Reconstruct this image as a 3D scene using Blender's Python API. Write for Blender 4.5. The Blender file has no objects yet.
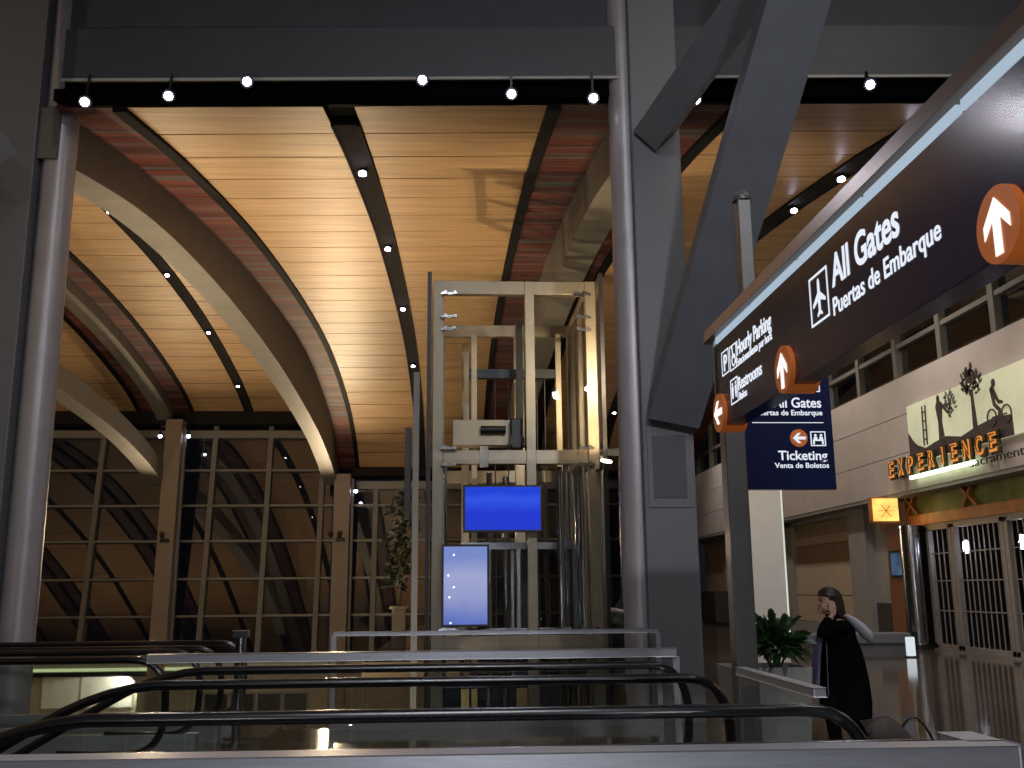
import bpy, bmesh, math, random
from mathutils import Vector, Matrix
random.seed(7)
S = bpy.context.scene
COL = S.collection
PI = math.pi
R = math.radians

# ------------------------------------------------------------------ camera
F_PX = 995.6
YAW, PITCH, ROLL = R(3.31), R(11.717), R(0.5)
CZ = 1.6
rt = Vector((math.cos(YAW), -math.sin(YAW), 0))
fw = Vector((math.sin(YAW)*math.cos(PITCH), math.cos(YAW)*math.cos(PITCH), math.sin(PITCH)))
up = rt.cross(fw)
cr = math.cos(ROLL)*rt - math.sin(ROLL)*up
cu = math.sin(ROLL)*rt + math.cos(ROLL)*up
cam_d = bpy.data.cameras.new('camera')
cam_d.sensor_width = 36; cam_d.lens = F_PX*36/1024
cam_d.clip_start = .05; cam_d.clip_end = 300
cam = bpy.data.objects.new('camera', cam_d); COL.objects.link(cam)
cam.matrix_world = Matrix(((cr.x, cu.x, -fw.x, 0), (cr.y, cu.y, -fw.y, 0), (cr.z, cu.z, -fw.z, CZ), (0, 0, 0, 1)))
S.camera = cam

# ------------------------------------------------------------------ mesh builder
class MB:
    def __init__(s): s.b = bmesh.new()
    def _bevel(s, vs, bev):
        if bev:
            es = {e for v in vs for e in v.link_edges}
            bmesh.ops.bevel(s.b, geom=list(es), offset=bev, segments=2, affect='EDGES', profile=.5)
    def box(s, x0, x1, y0, y1, z0, z1, bev=0):
        r = bmesh.ops.create_cube(s.b, size=1)['verts']
        for v in r:
            v.co = Vector(((x0+x1)/2+v.co.x*(x1-x0), (y0+y1)/2+v.co.y*(y1-y0), (z0+z1)/2+v.co.z*(z1-z0)))
        s._bevel(r, bev); return s
    def bar(s, p, q, w, h, upv=(0, 0, 1), bev=0):
        p, q = Vector(p), Vector(q); d = (q-p).normalized(); u = Vector(upv)
        if abs(d.dot(u)) > .98: u = Vector((0, 1, 0))
        a = d.cross(u).normalized(); c = a.cross(d).normalized()
        r = bmesh.ops.create_cube(s.b, size=1)['verts']
        for v in r:
            k = v.co.copy()
            v.co = (p+q)/2 + d*(k.x*(q-p).length) + a*(k.y*w) + c*(k.z*h)
        s._bevel(r, bev); return s
    def tube(s, pts, r, n=10, cap=True, sq=None):
        pts = [Vector(p) for p in pts]; rings = []
        rs = r if isinstance(r, (list, tuple)) else [r]*len(pts)
        prev = None
        for i, p in enumerate(pts):
            d = (pts[min(i+1, len(pts)-1)]-pts[max(i-1, 0)]).normalized()
            if prev is None:
                u = Vector((0, 0, 1)) if abs(d.z) < .9 else Vector((0, 1, 0))
                a = d.cross(u).normalized()
            else:
                a = (prev - d*prev.dot(d)).normalized()
            prev = a; c = a.cross(d)
            sx, sy = sq if sq else (1, 1)
            rings.append([s.b.verts.new(p + a*(math.cos(2*PI*k/n)*rs[i]*sx) + c*(math.sin(2*PI*k/n)*rs[i]*sy)) for k in range(n)])
        for A, B in zip(rings, rings[1:]):
            for k in range(n): s.b.faces.new((A[k], A[(k+1) % n], B[(k+1) % n], B[k]))
        if cap:
            s.b.faces.new(rings[0][::-1]); s.b.faces.new(rings[-1])
        return s
    def cyl(s, p, q, r0, r1=None, n=16): return s.tube([p, q], [r0, r0 if r1 is None else r1], n)
    def loft(s, rings, closed=True, cap=True):
        rr = [[s.b.verts.new(Vector(p)) for p in ring] for ring in rings]
        n = len(rr[0])
        for A, B in zip(rr, rr[1:]):
            for k in range(n if closed else n-1): s.b.faces.new((A[k], A[(k+1) % n], B[(k+1) % n], B[k]))
        if cap and closed:
            s.b.faces.new(rr[0][::-1]); s.b.faces.new(rr[-1])
        return s
    def prism(s, poly, o, u, v, n, d):
        o, u, v, n = Vector(o), Vector(u), Vector(v), Vector(n)
        A = [s.b.verts.new(o+u*a+v*b) for a, b in poly]; B = [s.b.verts.new(o+u*a+v*b+n*d) for a, b in poly]
        m = len(poly)
        s.b.faces.new(A[::-1]); s.b.faces.new(B)
        for k in range(m): s.b.faces.new((A[k], A[(k+1) % m], B[(k+1) % m], B[k]))
        return s
    def lathe(s, prof, c=(0, 0, 0), n=20):
        c = Vector(c)
        rings = [[c+Vector((r*math.cos(2*PI*k/n), r*math.sin(2*PI*k/n), z)) for k in range(n)] for r, z in prof]
        return s.loft(rings)
    def ball(s, c, r, sc=(1, 1, 1), seg=14):
        r_ = bmesh.ops.create_uvsphere(s.b, u_segments=seg, v_segments=seg//2+2, radius=r)['verts']
        for v in r_: v.co = Vector((v.co.x*sc[0], v.co.y*sc[1], v.co.z*sc[2]))+Vector(c)
        return s
    def ring(s, c, u, v, n, r0, r1, d, seg=28):
        c, u, v, n = map(Vector, (c, u, v, n))
        def R_(r, o): return [c+u*(r*math.cos(2*PI*k/seg))+v*(r*math.sin(2*PI*k/seg))+n*o for k in range(seg)]
        return s.loft([R_(r0, 0), R_(r1, 0), R_(r1, d), R_(r0, d), R_(r0, 0)], True, False)
    def text(s, body, o, u, v, n, w, h, depth=.004, bold=.012):
        cd = bpy.data.curves.new('tmp', 'FONT'); cd.body = body; cd.extrude = .01; cd.offset = bold; cd.resolution_u = 4
        ob = bpy.data.objects.new('tmp', cd); COL.objects.link(ob)
        dg = bpy.context.evaluated_depsgraph_get()
        me = bpy.data.meshes.new_from_object(ob.evaluated_get(dg))
        cd.body = 'H'; dg = bpy.context.evaluated_depsgraph_get(); dg.update()
        mh = bpy.data.meshes.new_from_object(ob.evaluated_get(dg))
        H = max(p.co.y for p in mh.vertices)
        xs = [p.co.x for p in me.vertices]; x0, x1 = min(xs), max(xs)
        o, u, v, n = map(Vector, (o, u, v, n))
        vs = [s.b.verts.new(o+u*((p.co.x-x0)/(x1-x0)*w)+v*(p.co.y/H*h)+n*((p.co.z+.01)/.02*depth)) for p in me.vertices]
        for f in me.polygons:
            try: s.b.faces.new([vs[i] for i in f.vertices])
            except ValueError: pass
        bpy.data.objects.remove(ob); bpy.data.curves.remove(cd); bpy.data.meshes.remove(me); bpy.data.meshes.remove(mh)
        return s

ORG = {}
def org(o):
    while o.parent: o = o.parent
    return ORG.get(o.name, Vector((0, 0, 0)))
def link(name, mb, m, parent=None, o=None, smooth=False, kind=None, label=None):
    me = bpy.data.meshes.new(name)
    bmesh.ops.recalc_face_normals(mb.b, faces=mb.b.faces[:])
    off = org(parent) if parent else (Vector(o) if o else Vector((0, 0, 0)))
    bmesh.ops.translate(mb.b, verts=mb.b.verts[:], vec=-off)
    mb.b.to_mesh(me); mb.b.free()
    if smooth:
        for p in me.polygons: p.use_smooth = True
        try: me.set_sharp_from_angle(angle=R(38))
        except Exception: pass
    me.materials.append(m)
    ob = bpy.data.objects.new(name, me); COL.objects.link(ob)
    if parent: ob.parent = parent
    else:
        ob.location = off; ORG[ob.name] = off
    if kind: ob['kind'] = kind
    if label: ob['label'] = label
    return ob
def part(name, mb, m, parent, smooth=False, label=None, kind=None): return link(name, mb, m, parent, None, smooth, kind, label)
def thing(name, label, cat, o=(0, 0, 0), group=None):
    e = bpy.data.objects.new(name, None); COL.objects.link(e); e.location = o; ORG[e.name] = Vector(o)
    e.empty_display_size = .1
    return tag(e, label, cat, group)
def tag(o, label, cat, group=None):
    o['label'] = label; o['category'] = cat
    if group: o['group'] = group
    return o
def struct(name, mb, m, parent=None, smooth=False):
    ob = link(name, mb, m, parent, None, smooth)
    if not parent: ob['kind'] = 'structure'
    return ob
def sroot(name, o=(0, 0, 0)):
    e = bpy.data.objects.new(name, None); COL.objects.link(e); e.location = o; ORG[e.name] = Vector(o); e['kind'] = 'structure'; return e
def dup(root, loc, label=None):
    r = root.copy(); COL.objects.link(r); r.location = loc
    if label: r['label'] = label
    def rec(a, b):
        for ch in list(a.children):
            c = ch.copy(); COL.objects.link(c); c.parent = b; rec(ch, c)
    rec(root, r); return r

# ------------------------------------------------------------------ materials
def mat(name, col, rough=.5, metal=0, scale=6, var=.12, bump=0, stretch=(1, 1, 1), spec=.5, emit=None, es=0, coat=0):
    m = bpy.data.materials.new(name); m.use_nodes = True
    nt = m.node_tree; N, L = nt.nodes, nt.links
    b = N['Principled BSDF']
    b.inputs['Roughness'].default_value = rough; b.inputs['Metallic'].default_value = metal
    b.inputs['Specular IOR Level'].default_value = spec
    b.inputs['Coat Weight'].default_value = coat; b.inputs['Coat Roughness'].default_value = .08
    tc = N.new('ShaderNodeTexCoord'); mp = N.new('ShaderNodeMapping'); no = N.new('ShaderNodeTexNoise')
    mp.inputs['Scale'].default_value = stretch; no.inputs['Scale'].default_value = scale; no.inputs['Detail'].default_value = 4
    L.new(tc.outputs['Object'], mp.inputs['Vector']); L.new(mp.outputs['Vector'], no.inputs['Vector'])
    rp = N.new('ShaderNodeValToRGB')
    c = Vector(col[:3])
    rp.color_ramp.elements[0].position = .3; rp.color_ramp.elements[1].position = .7
    rp.color_ramp.elements[0].color = (*[max(0, x*(1-var)) for x in c], 1)
    rp.color_ramp.elements[1].color = (*[min(1, x*(1+var)) for x in c], 1)
    L.new(no.outputs['Fac'], rp.inputs['Fac']); L.new(rp.outputs['Color'], b.inputs['Base Color'])
    if bump:
        bp = N.new('ShaderNodeBump'); bp.inputs['Strength'].default_value = bump; bp.inputs['Distance'].default_value = .01
        L.new(no.outputs['Fac'], bp.inputs['Height']); L.new(bp.outputs['Normal'], b.inputs['Normal'])
    if emit:
        b.inputs['Emission Color'].default_value = (*emit, 1); b.inputs['Emission Strength'].default_value = es
    return m
def wood_mat():
    m = mat('wood_panel', (.46, .295, .155), .42, 0, 1.6, .22, 0, (.35, 5, 5), .35)
    nt = m.node_tree; N, L = nt.nodes, nt.links
    b = N['Principled BSDF']; tc = [n for n in N if n.type == 'TEX_COORD'][0]; rp = [n for n in N if n.type == 'VALTORGB'][0]
    mp = N.new('ShaderNodeMapping'); mp.inputs['Scale'].default_value = (.25, 14, 14)
    n2 = N.new('ShaderNodeTexNoise'); n2.inputs['Scale'].default_value = 1.0; n2.inputs['Detail'].default_value = 2
    L.new(tc.outputs['Object'], mp.inputs['Vector']); L.new(mp.outputs['Vector'], n2.inputs['Vector'])
    mx = N.new('ShaderNodeMixRGB'); mx.blend_type = 'MULTIPLY'; mx.inputs['Fac'].default_value = .3
    L.new(rp.outputs['Color'], mx.inputs['Color1']); L.new(n2.outputs['Fac'], mx.inputs['Color2'])
    L.new(mx.outputs['Color'], b.inputs['Base Color'])
    return m
def stripe_mat():
    m = mat('striped_slats', (.1, .02, .02), .6)
    nt = m.node_tree; N, L = nt.nodes, nt.links
    b = N['Principled BSDF']; tc = [n for n in N if n.type == 'TEX_COORD'][0]; rp = [n for n in N if n.type == 'VALTORGB'][0]
    mp = [n for n in N if n.type == 'MAPPING'][0]; mp.inputs['Scale'].default_value = (.02, 1, .6)
    no = [n for n in N if n.type == 'TEX_NOISE'][0]; no.inputs['Scale'].default_value = 2.6; no.inputs['Detail'].default_value = 3
    cr_ = rp.color_ramp; cr_.interpolation = 'LINEAR'
    while len(cr_.elements) > 2: cr_.elements.remove(cr_.elements[-1])
    cols = [(.30, (.09, .016, .012)), (.40, (.03, .009, .009)), (.46, (.12, .02, .014)), (.52, (.05, .011, .01)), (.57, (.055, .075, .085)), (.62, (.16, .035, .02)), (.7, (.06, .014, .013))]
    cr_.elements[0].position, cr_.elements[0].color = cols[0][0], (*cols[0][1], 1)
    cr_.elements[1].position, cr_.elements[1].color = cols[-1][0], (*cols[-1][1], 1)
    for p, c in cols[1:-1]:
        e = cr_.elements.new(p); e.color = (*c, 1)
    return m
def glass_mat(name, tint=(1, 1, 1), base=.04, power=1.0):
    m = bpy.data.materials.new(name); m.use_nodes = True
    nt = m.node_tree; N, L = nt.nodes, nt.links
    N.remove(N['Principled BSDF']); out = N['Material Output']
    tr = N.new('ShaderNodeBsdfTransparent'); gl = N.new('ShaderNodeBsdfGlossy'); mx = N.new('ShaderNodeMixShader'); fr = N.new('ShaderNodeFresnel')
    no = N.new('ShaderNodeTexNoise'); no.inputs['Scale'].default_value = 1.5
    rp = N.new('ShaderNodeValToRGB')
    rp.color_ramp.elements[0].color = (*[c*.96 for c in tint], 1); rp.color_ramp.elements[1].color = (*tint, 1)
    L.new(no.outputs['Fac'], rp.inputs['Fac']); L.new(rp.outputs['Color'], tr.inputs['Color'])
    gl.inputs['Roughness'].default_value = .01; fr.inputs['IOR'].default_value = power
    ge = N.new('ShaderNodeNewGeometry'); mu = N.new('ShaderNodeMath'); mu.operation = 'SUBTRACT'; mu.use_clamp = True
    L.new(fr.outputs['Fac'], mu.inputs[0]); L.new(ge.outputs['Backfacing'], mu.inputs[1]); L.new(mu.outputs['Value'], mx.inputs['Fac']); L.new(tr.outputs['BSDF'], mx.inputs[1]); L.new(gl.outputs['BSDF'], mx.inputs[2])
    L.new(mx.outputs['Shader'], out.inputs['Surface'])
    return m
def emit_mat(name, col, s, var=0, scale=2):
    m = bpy.data.materials.new(name); m.use_nodes = True
    nt = m.node_tree; N, L = nt.nodes, nt.links
    N.remove(N['Principled BSDF']); out = N['Material Output']
    em = N.new('ShaderNodeEmission'); em.inputs['Strength'].default_value = s
    tc = N.new('ShaderNodeTexCoord'); no = N.new('ShaderNodeTexNoise'); no.inputs['Scale'].default_value = scale
    L.new(tc.outputs['Object'], no.inputs['Vector'])
    rp = N.new('ShaderNodeValToRGB'); rp.color_ramp.elements[0].position = .3; rp.color_ramp.elements[1].position = .7
    rp.color_ramp.elements[0].color = (*[c*(1-var) for c in col], 1); rp.color_ramp.elements[1].color = (*[min(1, c*(1+var)) for c in col], 1)
    L.new(no.outputs['Fac'], rp.inputs['Fac']); L.new(rp.outputs['Color'], em.inputs['Color']); L.new(em.outputs['Emission'], out.inputs['Surface'])
    return m

M = dict(
    wood=wood_mat(), stripe=stripe_mat(),
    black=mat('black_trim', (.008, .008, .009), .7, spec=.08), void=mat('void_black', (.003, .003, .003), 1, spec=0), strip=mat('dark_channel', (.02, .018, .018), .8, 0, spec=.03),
    rib=mat('rib_paint', (.13, .12, .105), .55, 0, 2), steel=mat('painted_steel', (.16, .17, .19), .5, .0, 3, .08),
    beam=mat('beam_paint', (.05, .053, .06), .55, 0, 3, .08), boxcol=mat('column_cladding', (.14, .14, .15), .5, 0, 30, .12, .05), plate=mat('access_plate', (.06, .062, .068), .5),
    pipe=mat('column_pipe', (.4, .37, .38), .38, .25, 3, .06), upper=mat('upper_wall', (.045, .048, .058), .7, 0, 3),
    plaster=mat('fascia_plaster', (.6, .55, .51), .6, 0, 1.5, .05), soffit=mat('soffit_grey', (.36, .35, .33), .6, 0, 2, .05),
    tan=mat('tan_panel', (.42, .33, .2), .6, 0, 2, .06), beige=mat('beige_panel', (.6, .5, .36), .6, 0, 2, .05), dkbase=mat('dark_base', (.05, .045, .045), .4),
    brownwood=mat('brown_wood', (.25, .1, .04), .4, 0, 3, .25, 0, (6, 6, .5)), floor=mat('terrazzo', (.085, .068, .052), .09, 0, 55, .22, 0, (1, 1, 1), .42),
    mull=mat('mullion', (.2, .19, .17), .45, .2, 4, .06), wincol=mat('window_column', (.26, .21, .17), .5, 0, 3, .07),
    glass=glass_mat('clear_glass', (.97, .98, .97), 0, 1.3), wglass=glass_mat('window_glass', (.5, .5, .5), 0, 2.1), dglass=glass_mat('dark_glass', (.6, .62, .62), 0, 1.6),
    steelb=mat('brushed_steel', (.5, .5, .52), .2, 1, 8, .08, 0, (1, 1, 12)), cap=mat('cap_rail_steel', (.42, .42, .45), .38, .6, 8, .08, 0, (1, 12, 12)),
    elev=mat('elevator_frame', (.3, .25, .19), .36, .6, 5, .07), dark=mat('dark_metal', (.03, .03, .034), .35, .5), rubber=mat('black_rubber', (.008, .008, .009), .25, 0, 4, .1),
    white=mat('white_paint', (.75, .74, .7), .5, 0, 3, .04), navy=mat('navy_sign', (.012, .016, .055), .18, 0, 2, .1, 0, (1, 1, 1), .5), orange=mat('orange_sign', (.62, .15, .025), .4, 0, 4, .08, emit=(.8, .2, .03), es=.12),
    bronze=mat('bronze_housing', (.18, .12, .09), .35, .5, 4, .08), post=mat('post_steel', (.09, .085, .08), .4, .3, 6, .08),
    signtext=emit_mat('lit_sign_lettering', (.85, .9, 1), .95), strip_lit=emit_mat('lit_strip', (.46, .58, .7), .85), lens=emit_mat('lamp_lens', (.8, .76, 1), 40),  # sign lettering emits in place of the flash light it would return
    lensmall=emit_mat('small_lamp_lens', (.8, .78, 1), 22),
    blue=emit_mat('blue_screen', (.022, .065, .72), 1.0, .4, 2.2), pale=emit_mat('pale_screen', (.27, .34, .66), .95, .3, 1.6), dot=emit_mat('screen_dot', (.75, .95, 1), 1.6),
    coat=mat('black_coat', (.004, .004, .005), 1, 0, 20, .2, spec=.03), trouser=mat('black_trousers', (.005, .005, .006), 1, spec=.05), skin=mat('skin', (.5, .27, .19), .5, 0, 8, .05),
    hair=mat('brown_hair', (.03, .016, .011), .45, 0, 8, .3, .2, (30, 30, 2)), shoe=mat('black_shoe', (.01, .01, .011), .3), scarf=mat('lavender_scarf', (.13, .12, .26), .8, 0, 12, .2), whitecloth=mat('white_fabric', (.42, .42, .46), .8, 0, 12, .06),
    bag=mat('bag_fabric', (.075, .055, .05), .7, 0, 20, .2), leaf=mat('leaf_green', (.022, .055, .018), .4, 0, 5, .4), leafd=mat('dark_leaf', (.006, .011, .005), .5, 0, 5, .4), bark=mat('bark', (.08, .05, .03), .8, 0, 12, .3, .3),
    planter=mat('planter_white', (.3, .3, .28), .5, 0, 8, .05), stone=mat('stone_plinth', (.13, .105, .08), .6, 0, 10, .15), soil=mat('soil', (.03, .02, .015), .9, 0, 30, .3),
    green=mat('green_frieze', (.16, .22, .05), .6, 0, 1.2, .5), rust=mat('rust_orange', (.45, .17, .05), .5, 0, 3, .25), amber=emit_mat('amber_lightbox', (1, .52, .12), 1.6, .25, 3),
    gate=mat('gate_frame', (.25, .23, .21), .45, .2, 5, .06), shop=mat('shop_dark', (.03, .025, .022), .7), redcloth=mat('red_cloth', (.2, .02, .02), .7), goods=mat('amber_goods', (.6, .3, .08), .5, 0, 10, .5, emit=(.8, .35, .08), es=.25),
    letter=mat('orange_letter', (.7, .25, .05), .4, emit=(1, .36, .06), es=.55), letterside=mat('letter_side', (.02, .025, .01), .5), glow=emit_mat('lit_tube', (.8, 1, .6), 3.2), limecove=emit_mat('lime_cove', (.72, .78, .42), .8),
    mural=mat('mural_panel', (.72, .74, .56), .5, 0, .9, .25, emit=(.75, .78, .5), es=.3), sil=mat('silhouette_brown', (.07, .05, .05), .6), silg=mat('silhouette_grey', (.2, .2, .17), .6), lower=mat('lower_floor', (.22, .2, .19), .12, 0, 20, .15), lwall=mat('lower_wall', (.42, .37, .29), .6, 0, 2, .08),
)

def screen_mat(name, stops, s):
    m = emit_mat(name, (1, 1, 1), s); nt = m.node_tree; N, L = nt.nodes, nt.links
    tc = [n for n in N if n.type == 'TEX_COORD'][0]; no = [n for n in N if n.type == 'TEX_NOISE'][0]; rp = [n for n in N if n.type == 'VALTORGB'][0]
    sx = N.new('ShaderNodeSeparateXYZ'); ad = N.new('ShaderNodeMath'); ad.operation = 'MULTIPLY_ADD'; ad.inputs[1].default_value = .25
    L.new(tc.outputs['Generated'], sx.inputs['Vector']); L.new(no.outputs['Fac'], ad.inputs[0]); L.new(sx.outputs['Z'], ad.inputs[2]); L.new(ad.outputs['Value'], rp.inputs['Fac'])
    e = rp.color_ramp.elements; e[0].position, e[0].color = stops[0][0], (*stops[0][1], 1); e[1].position, e[1].color = stops[-1][0], (*stops[-1][1], 1)
    for q, c in stops[1:-1]: rp.color_ramp.elements.new(q).color = (*c, 1)
    return m
M['pale'] = screen_mat('pale_screen_picture', [(.12, (.1, .16, .52)), (.45, (.3, .34, .62)), (.75, (.36, .4, .66)), (1.0, (.2, .27, .6))], .95)
M['blue'] = screen_mat('blue_screen_picture', [(.12, (.02, .05, .62)), (.5, (.02, .045, .66)), (.85, (.035, .1, .8)), (1.0, (.02, .06, .7))], .95)
def spot(parent, name, loc, aim, energy, col, size, blend=.6, rad=.05):
    ld = bpy.data.lights.new(name, 'SPOT'); ld.energy = energy; ld.color = col; ld.spot_size = R(size); ld.spot_blend = blend; ld.shadow_soft_size = rad
    o = bpy.data.objects.new(name, ld); COL.objects.link(o)
    o.rotation_euler = (Vector(aim)-Vector(loc)).to_track_quat('-Z', 'Y').to_euler()
    if parent: o.parent = parent; o.location = Vector(loc)-org(parent)
    else: o.location = loc
    return o

def interp(prof, y):
    if y <= prof[0][0]: a, b = prof[0], prof[1]
    elif y >= prof[-1][0]: a, b = prof[-2], prof[-1]
    else:
        for a, b in zip(prof, prof[1:]):
            if a[0] <= y <= b[0]: break
    return a[1]+(b[1]-a[1])*(y-a[0])/(b[0]-a[0])
def smooth(prof, n=60):
    # catmull-rom resampling of the (y, z) profile
    P = [Vector((a, b, 0)) for a, b in prof]; P = [2*P[0]-P[1]]+P+[2*P[-1]-P[-2]]; out = []
    seg = len(P)-3
    for i in range(seg):
        for k in range(n//seg):
            t = k/(n//seg); p0, p1, p2, p3 = P[i:i+4]
            q = .5*((2*p1)+(p2-p0)*t+(2*p0-5*p1+4*p2-p3)*t*t+(3*p1-p0-3*p2+p3)*t**3)
            out.append((q.x, q.y))
    out.append(prof[-1]); return out

# ------------------------------------------------------------------ vaulted ceilings
PC = smooth([(13.35, 8.45), (17.1, 9.18), (23.3, 10.05), (30.9, 10.6), (37.5, 10.65), (43.5, 9.95), (47.3, 8.9), (50, 7.25)])
PL = smooth([(1, 8.2), (7, 9.75), (13, 11.0), (18, 11.9), (24, 12.6), (30, 12.9), (35, 12.85), (41, 12.35), (47, 11.3), (50.4, 10.2)])
PL2 = [(y, z) for y, z in PL if y > 12.6]
RB = smooth([(13.5, 7.75), (17.3, 8.45), (21, 8.8), (26, 8.97), (33, 8.86), (41, 8.27), (45.5, 7.58), (48.9, 6.75)])

def resample(prof, step):
    out = [prof[0]]; acc = 0
    for a, b in zip(prof, prof[1:]):
        d = math.dist(a, b)
        while acc+d >= step:
            t = (step-acc)/d; a = (a[0]+(b[0]-a[0])*t, a[1]+(b[1]-a[1])*t); out.append(a); d = math.dist(a, b); acc = 0
        acc += d
    out.append(prof[-1]); return out
SH = [0]
def ys(x, y): return y+SH[0]*(x+1.7)
def vault(mb, x0, x1, prof, step, gap, th, dz=0):
    pts = resample(prof, step)
    for a, b in zip(pts, pts[1:]):
        d = Vector((0, b[0]-a[0], b[1]-a[1])); l = d.length
        if l < gap*3: continue
        d /= l; n = Vector((0, -d.z, d.y))
        p = Vector((0, a[0], a[1]+dz))+d*(gap/2); q = Vector((0, b[0], b[1]+dz))-d*(gap/2)
        mb.loft([[Vector((x, ys(x, p.y), p.z)), Vector((x, ys(x, q.y), q.z)), Vector((x, ys(x, q.y), q.z))+n*th, Vector((x, ys(x, p.y), p.z))+n*th] for x in (x0, x1)])
def sweep(mb, x0, x1, bot, top):
    rings = []
    for (y, zb), (y2, zt) in zip(bot, top):
        rings.append([(x0, ys(x0, y), zb), (x1, ys(x1, y), zb), (x1, ys(x1, y2), zt), (x0, ys(x0, y2), zt)])
    mb.loft(rings)
def offs(prof, d): return [(y, z+d) for y, z in prof]

def bay(name, x0, x1, prof, sides, light_x):
    # planks, backing, striped slat bands along the ribs, black reveals
    mb = MB(); w0 = x0+(sides[0]); w1 = x1-(sides[1])
    vault(mb, w0, light_x-.23, prof, 1.55, .055, .012); vault(mb, light_x+.23, w1, prof, 1.55, .055, .012)
    root = struct(name, mb, M['wood'])
    b = MB(); sweep(b, x0-.05, x1+.05, offs(prof, .12), offs(prof, .3)); part('backing', b, M['black'], root)
    for lo, hi in ((x0, w0), (w1, x1)):
        if hi-lo > .3:
            inner = hi if lo == x0 else lo
            s = MB(); a, c = (lo, hi-.13) if lo == x0 else (lo+.13, hi)
            vault(s, a, c, prof, .12, .022, .04); part('striped_slats', s, M['stripe'], root)
            t = MB(); a, c = (hi-.17, hi+.03) if lo == x0 else (lo-.03, lo+.17)
            sweep(t, a, c, offs(prof, -.07), offs(prof, .05)); part('black_edge', t, M['black'], root)
    return root
def sbox(mb, x0, x1, y0, y1, z0, z1):
    return mb.loft([[(x, y0-.05*(x+1.7), z0), (x, y1-.05*(x+1.7), z0), (x, y1-.05*(x+1.7), z1), (x, y0-.05*(x+1.7), z1)] for x in (x0, x1)])
SH[0] = -.05
bay('ceiling_center', -5.75, 2.42, PC, (.98, 1.08), -1.7)
bay('ceiling_right', 3.1, 11.95, PC, (1.05, 1.6), 7.25)
SH[0] = 0
bay('ceiling_left', -13.95, -6.45, PL, (.95, .95), -10.3)
bay('ceiling_outer', -23, -14.8, PL, (.95, .95), -18.85)
bay('ceiling_outer', -32, -23.4, PL, (.95, .95), -27.7)
bay('ceiling_outer', -41, -32.4, PL, (.95, .95), -36.7)

for k, (x0, x1, dz, prof) in enumerate(((-6.4, -5.75, 0, RB), (2.42, 3.07, 0, RB), (-14.75, -14.0, 0, RB))):
    SH[0] = -.05 if k < 2 else 0
    m = MB(); top = [(y, max(z+.5, interp(PC, y)+.06) if k < 2 else z+.85) for y, z in prof]
    sweep(m, x0, x1, prof, top); r = struct('beam_arch', m, M['rib'])
SH[0] = 0
m = MB(); q = [(y, z-.45) for y, z in PL]; sweep(m, -14.75, -14.0, q, offs(PL, .25)); struct('beam_arch', m, M['rib'])

# light channels with downlights
def channel(x, prof, label, ys, skip=.0):
    root = thing('light_channel', label, 'light channel', (x, prof[0][0], prof[0][1]))
    b = MB(); sweep(b, x-.2, x+.2, offs(prof[2:], -.035), offs(prof[2:], .04)); part('channel_body', b, M['strip'], root)
    for sgn in (-1, 1):
        e = MB(); sweep(e, x+sgn*.2-.02, x+sgn*.2+.02, offs(prof[2:], -.06), offs(prof[2:], .04)); part('channel_edge', e, M['black'], root)
    return root
CH = {}
SH[0] = -.05
channel(-1.7, PC, 'dark curved light channel down the middle of the central wood ceiling', ())
channel(7.25, PC, 'dark curved light channel in the wood ceiling above the big blue sign', ())
SH[0] = 0
channel(-10.3, PL2, 'dark curved light channel in the wood ceiling left of the wide arch', ())
proto = None
def downlight(x, y, prof, label, grp, energy=0, aim=None, col=(.92, .9, 1)):
    global proto
    z = interp(prof, y)-.035; y = y-.05*(x+1.7) if x > 0 else y
    o = Vector((x, y, z))
    if proto is None:
        t = thing('downlight', label, 'lamp', o, grp)
        part('housing', MB().cyl(o, o+Vector((0, -.03, -.1)), .085, .1, 18), M['steelb'], t, True)
        part('lens', MB().cyl(o+Vector((0, -.03, -.1)), o+Vector((0, -.034, -.115)), .068, .068, 18), M['lens'], t)
        proto = t
    else:
        t = dup(proto, o, label); t['group'] = grp; ORG[t.name] = o
    if energy:
        spot(t, 'lamp_light', o+Vector((0, -.04, -.14)), aim or (x, y-1.5, 0), energy, col, 75, .7, .08)
    return t
g1 = 'downlights along the ceiling channels'
names = ['nearest and highest', 'second from the top', 'third from the top', 'fourth from the top', 'lowest and farthest']
for i, (y, e) in enumerate(((17.1, 250), (23.8, 250), (31.0, 200), (39.0, 0))):
    downlight(-1.7, y, PC, 'white downlight in the central ceiling channel, %s' % names[i], g1, e)
for i, (y, e) in enumerate(((28.6, 150), (34.7, 0), (40.9, 150), (46.9, 0))):
    downlight(-10.3, y, PL, 'white downlight in the left bay ceiling channel, %s' % names[i], g1, e)
for i, (y, e) in enumerate(((14.8, 260), (17.7, 260), (20.3, 260), (23.2, 260), (45, 0))):
    downlight(7.25, y, PC, 'white downlight in the ceiling channel over the blue sign, %s' % names[i], g1, e, (9.5, y+3, 0))

# ------------------------------------------------------------------ front beam, upper wall, columns, braces
struct('beam_front', sbox(MB(), -5.56, 12, 13.02, 13.14, 8.72, 9.5), M['beam'])
struct('trim_beam', sbox(MB(), -5.56, 12, 13.0, 13.02, 8.68, 8.72), M['soffit'])
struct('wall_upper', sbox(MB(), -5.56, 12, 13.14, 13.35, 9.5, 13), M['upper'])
struct('ceiling_gap', sbox(MB(), -5.56, 12, 13.14, 13.33, 8.47, 9.4), M['void'])  # solid black box; the slot's darkness is put into its colour
struct('ceiling_near', MB().box(-24, 14, -5, 13, 13, 13.2), M['upper'])

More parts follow.
